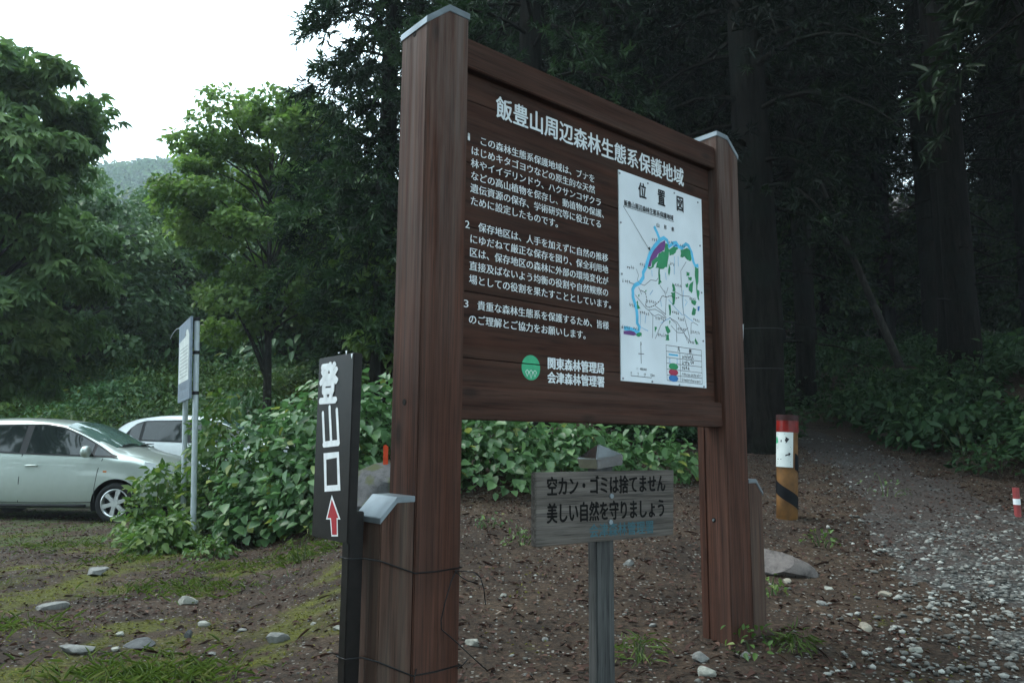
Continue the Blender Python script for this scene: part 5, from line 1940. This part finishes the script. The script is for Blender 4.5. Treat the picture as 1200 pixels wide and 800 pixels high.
ST = [
    (217, 709, 27, .42, 'rock_white', 'pale oval stone in the grass at left, whitest there'), (322, 754, 30, .45, 'rock_grey', 'grey pointed stone left of the black trailhead sign'), (238, 734, 15, .5, 'rock_white', 'small pale stone just below the pale oval one'),
    (57, 715, 40, .22, 'rock_grey', 'long flat grey stone in moss near the left edge'), (108, 674, 34, .35, 'rock_grey', 'dull grey stone left of the yellow-green bush foot'), (160, 760, 36, .26, 'rock_dark', 'flat dark grey stone in the left foreground'),
    (85, 765, 44, .22, 'rock_grey', 'flattest long stone at lower left, below the long flat grey one'), (140, 746, 11, .5, 'rock_white', 'tiny white stone left of the dark cube stone'), (133, 763, 12, .45, 'rock_white', 'tiny white stone beside the flat dark one'),
    (220, 748, 10, 1.1, 'rock_dark', 'dark upright cube of stone standing on the soil'), (282, 741, 13, .4, 'rock_grey', 'small grey stone left of the grey pointed stone'), (396, 739, 12, .5, 'rock_white', 'small white stone beside the foot of the black sign'),
    (367, 733, 8, .5, 'rock_white', 'tiny white chip of stone left of the black sign foot'), (248, 769, 11, .4, 'rock_grey', 'small grey chip in the centre of the left foreground'), (555, 757, 23, .5, 'rock_white', 'pale mossy stone just right of the left post foot'),
    (737, 663, 15, .5, 'rock_grey', 'small grey stone on the litter right of the litter sign post'), (823, 776, 21, .6, 'rock_grey', 'round grey stone at the left of the right post foot'), (830, 793, 22, .65, 'rock_white', 'pale egg-shaped stone in front of the right post foot'),
    (874, 771, 12, .7, 'rock_grey', 'small greenish stone at the right of the right post foot'), (1015, 741, 19, .6, 'rock_tan', 'tan rounded stone in the grass right of the right post'), (966, 709, 17, .35, 'rock_grey', 'flat bluish stone behind the tan rounded one'),
    (922, 683, 12, .5, 'rock_tan', 'small tan stone below the big pinkish boulder'), (972, 691, 11, .45, 'rock_white', 'small white stone right of the big boulder'), (640, 752, 10, .5, 'rock_grey', 'small grey stone left of the litter sign post'),
    (765, 735, 12, .4, 'rock_grey', 'small flat stone between the litter sign and the right post'), (590, 700, 9, .5, 'rock_white', 'tiny white stone on the litter beneath the big board'), (1040, 700, 18, .4, 'rock_tan', 'flat tan stone at the edge of the gravel path'),
    (1075, 765, 16, .5, 'rock_white', 'white stone at the lower right edge of the gravel'), (1110, 690, 13, .5, 'rock_grey', 'grey stone lying in the middle of the gravel path'),
]
for i, (px, py, w, a, m_, lb) in enumerate(ST):
    stone('stone', lb, px, py, w, a, m_, 300 + i)
stone('boulder', 'big wedge of pinkish grey boulder right of the right post', 908, 672, 105, .30, 'rock_red', 47, 'boulder', .3, .5, R(-12), tilt=.32)
p_ = atY(452, 600, 7.0)
stone('mossy_rock', 'grey rock capped with moss, peeking out behind the left stub post', 444, 600, 112, .60, 'rock_moss', 53, 'rock', .1, .8, 0, p=(p_[0], 7.0, float(H(p_[0], 7.0))))

# small plants near the right post and the black sign
for i, (px, py, s_, mt, lb) in enumerate(((886, 770, .13, 'fbush2', 'small yellow-green seedling at the right foot of the right post'), (700 - 350, 660, .20, 'fgrass', 'pale green weed on the soil left of the black sign'),
                                         (385, 628, .2, 'fgrass', 'pale green weeds behind the foot of the black sign'), (966, 642, .12, 'fbush2', 'small green seedling at the edge of the gravel near the bollard'),
                                         (905, 700, .10, 'fbush2', 'low green sprout below the pinkish boulder'), (1045, 585, .25, 'fwood', 'dark sprout in the middle of the trail'), 
                                         (748, 778, .11, 'fgrass', 'low grass tuft right of the litter sign post'), (612, 640, .14, 'fbush2', 'low seedling on the litter below the vine bush'), (575, 622, .16, 'fbush', 'small leafy sprout at the foot of the vine bush'),
                                         (935, 765, .10, 'fgrass', 'pale grass tuft in front of the tan rounded stone'))):
    p = G(px, py)
    mound('small_plant', lb, (p[0], p[1] + s_ * .4, p[2]), 500 + i, s_, s_, s_ * .8, 110 if mt == 'fgrass' else 40, .06 if mt == 'fgrass' else .042, .007 if mt == 'fgrass' else .020, mt, cat='plant', tri=False, stems=4)


# ------------------------------------------------------------------ stuff nobody could count: gravel, litter, moss, grass
def rand_ground(n, x0, x1, y0, y1, r, dens=None):
    x = r.uniform(x0, x1, n)
    y = y0 + (y1 - y0) * r.uniform(0, 1, n) ** 1.5
    if dens is not None:
        k = r.uniform(size=n) < dens(x, y)
        x, y = x[k], y[k]
    return np.stack([x, y, H(x, y)], 1)


r2 = np.random.default_rng(99)
bmi = bmesh.new()
bmesh.ops.create_icosphere(bmi, subdivisions=1, radius=1)
ICO_V = np.array([v.co[:] for v in bmi.verts])
ICO_F = np.array([[v.index for v in f.verts] for f in bmi.faces])
bmi.free()


def pebbles(name, label, P, lo, hi, r, bright, pw=2.2):
    n = len(P)
    s = lo + (hi - lo) * r.uniform(0, 1, n) ** pw
    jit = 1 + .28 * r.normal(size=(n, len(ICO_V), 1)).clip(-1.6, 1.6)
    an = r.uniform(0, 6.28, n)
    v = ICO_V[None] * jit * np.stack([s * r.uniform(.8, 1.3, n), s * r.uniform(.7, 1.0, n), s * r.uniform(.35, .7, n)], 1)[:, None]
    c, q = np.cos(an)[:, None], np.sin(an)[:, None]
    v = np.stack([v[..., 0] * c - v[..., 1] * q, v[..., 0] * q + v[..., 1] * c, v[..., 2]], -1)
    v = v + P[:, None] + np.array([0, 0, 1]) * (s * .22)[:, None, None]
    f = ICO_F[None] + (np.arange(n) * len(ICO_V))[:, None, None]
    rn = np.clip(bright + .26 * r.normal(size=n), 0, 1)
    o = np_obj(name, v.reshape(-1, 3), f.reshape(-1, 3), M['fpebble'], rnd=np.repeat(rn, len(ICO_F)))
    tag(o, label, 'gravel', kind='stuff')


def path_d(x, y):
    return np.abs(x - trail_x(y)) / trail_halfwidth(y)


def gravel_d(x, y):
    d = path_d(x, y)
    return np.clip((1.25 - d) * 1.6, 0, 1) * (1 - .66 * sm(5.0, 7.5, y)) * (1.0 + .8 * (1 - sm(3.5, 5.5, y))) * (.30 + .85 * sm(-.25, .35, wob(x * 1.3, y * 1.1, 1.4)))


Pg = rand_ground(52000, -.5, 7.5, 1.6, 13, r2, gravel_d)
Pg[:, 2] += .006
pebbles('loose_gravel', 'loose pale gravel stones scattered over the path', Pg, .005, .024, r2, .50)
Pg = rand_ground(15000, -7, 5.5, 1.4, 9.5, r2, lambda x, y: np.where(path_d(x, y) < 1.1, 0, .10 + .38 * np.exp(-((path_d(x, y) - 1.2) / .8) ** 2) + .26 * (x > -.6) + .10))
pebbles('scattered_pebbles', 'small pebbles lying in the litter and moss', Pg, .003, .014, r2, .40, 2.6)


def flakes(name, label, cat, P, L0, L1, asp, tilt, mt, r, up=.02, droop=.3, center=.45, spread=.2):
    n = len(P)
    a = r.uniform(0, 6.28, n)
    D = np.stack([np.cos(a), np.sin(a), r.normal(size=n) * tilt], 1)
    N = unit(np.array([[0, 0, 1.0]]) + tilt * 1.3 * r.normal(size=(n, 3)))
    P = P + np.array([[0, 0, 1]]) * r.uniform(.001, up, (n, 1))
    L = r.uniform(L0, L1, n)
    v, f = leaf_geo(P, D, N, L, L * asp * r.uniform(.7, 1.3, n), fold=.15, droop=droop)
    rn = np.clip(center + spread * r.normal(size=n), 0, 1)
    tag(np_obj(name, v, f, M[mt], rnd=np.repeat(rn, 2)), label, cat, kind='stuff')


Pl = rand_ground(60000, -8, 6.5, 1.3, 11.5, r2, lambda x, y: np.clip((.25 + .75 * (1 - moss_mask(x, y))) * np.where((path_d(x, y) < .8) & (y < 5.6), .10, 1) * np.where(x < -1.2, .8, 1.0), 0, 1))
flakes('leaf_litter', 'dead brown leaves and bark scraps covering the soil', 'leaf litter', Pl, .014, .050, .45, .28, 'flitter', r2, up=.018)
Pt = rand_ground(2600, -7, 5.5, 1.3, 9.5, r2, lambda x, y: np.where(path_d(x, y) < .8, .1, 1) * np.ones_like(x))
flakes('twigs', 'thin dry twigs and needles strewn on the ground', 'twigs', Pt, .05, .17, .035, .10, 'flitter', r2, up=.02, center=.62, spread=.25)
Pm = rand_ground(110000, -8.5, 4, 1.2, 9.5, r2, lambda x, y: moss_mask(x, y) ** 1.5 * .9)


def blades(name, label, cat, P, L0, L1, wd, lean, mt, r, center=.5):
    n = len(P)
    a = r.uniform(0, 6.28, n)
    D = unit(np.stack([np.cos(a) * lean, np.sin(a) * lean, np.ones(n)], 1) + .3 * r.normal(size=(n, 3)))
    N = unit(np.stack([-np.cos(a), -np.sin(a), .5 * np.ones(n)], 1))
    L = r.uniform(L0, L1, n)
    v, f = leaf_geo(P, D, N, L, wd * np.ones(n), fold=.1, droop=.5)
    rn = np.clip(center + .2 * r.normal(size=n) + .12 * np.sin(P[:, 0] * 3) * np.cos(P[:, 1] * 2.3), 0, 1)
    tag(np_obj(name, v, f, M[mt], rnd=np.repeat(rn, 2)), label, cat, kind='stuff')


blades('moss', 'yellow-green moss growing in patches on the soil', 'moss', Pm, .008, .024, .009, .9, 'fmoss', r2)
Pq = rand_ground(40000, -11, 1.5, 1.3, 14, r2, lambda x, y: np.clip(grass_mask(x, y) * (.25 + .9 * sm(-.1, .6, wob(x * 2 + 3, y * 2, 1.2))), 0, 1))
blades('grass', 'short thin grass on the parking place and the soil', 'grass', Pq, .02, .075, .005, .7, 'fgrass', r2)
y = r2.uniform(16.5, 29, 26000)
x = r2.uniform(-.80, -.12, 26000) * y
blades('bank_grass', 'long rank grass covering the bank behind the cars', 'grass', np.stack([x, y, H(x, y)], 1), .25, .65, .035, .6, 'fgrass', r2)
# tufts of grass that stand out in the photograph
Pc = []
for px, py, s_, n_ in ((220, 690, .30, 420), (160, 792, .25, 420), (205, 795, .2, 260), (345, 652, .28, 240), (395, 640, .22, 200), (250, 665, .2, 160), (60, 640, .3, 200), (145, 655, .25, 160), (15, 735, .2, 160)):
    p = G(px, py)
    q = np.stack([p[0] + s_ * r2.normal(size=n_) * .9, p[1] + s_ * .7 * r2.normal(size=n_)], 1)
    Pc.append(np.stack([q[:, 0], q[:, 1], H(q[:, 0], q[:, 1])], 1))
blades('grass_tufts', 'brighter green tufts of grass in the left foreground', 'grass', np.concatenate(Pc), .035, .10, .006, .8, 'fgrass', r2, center=.62)
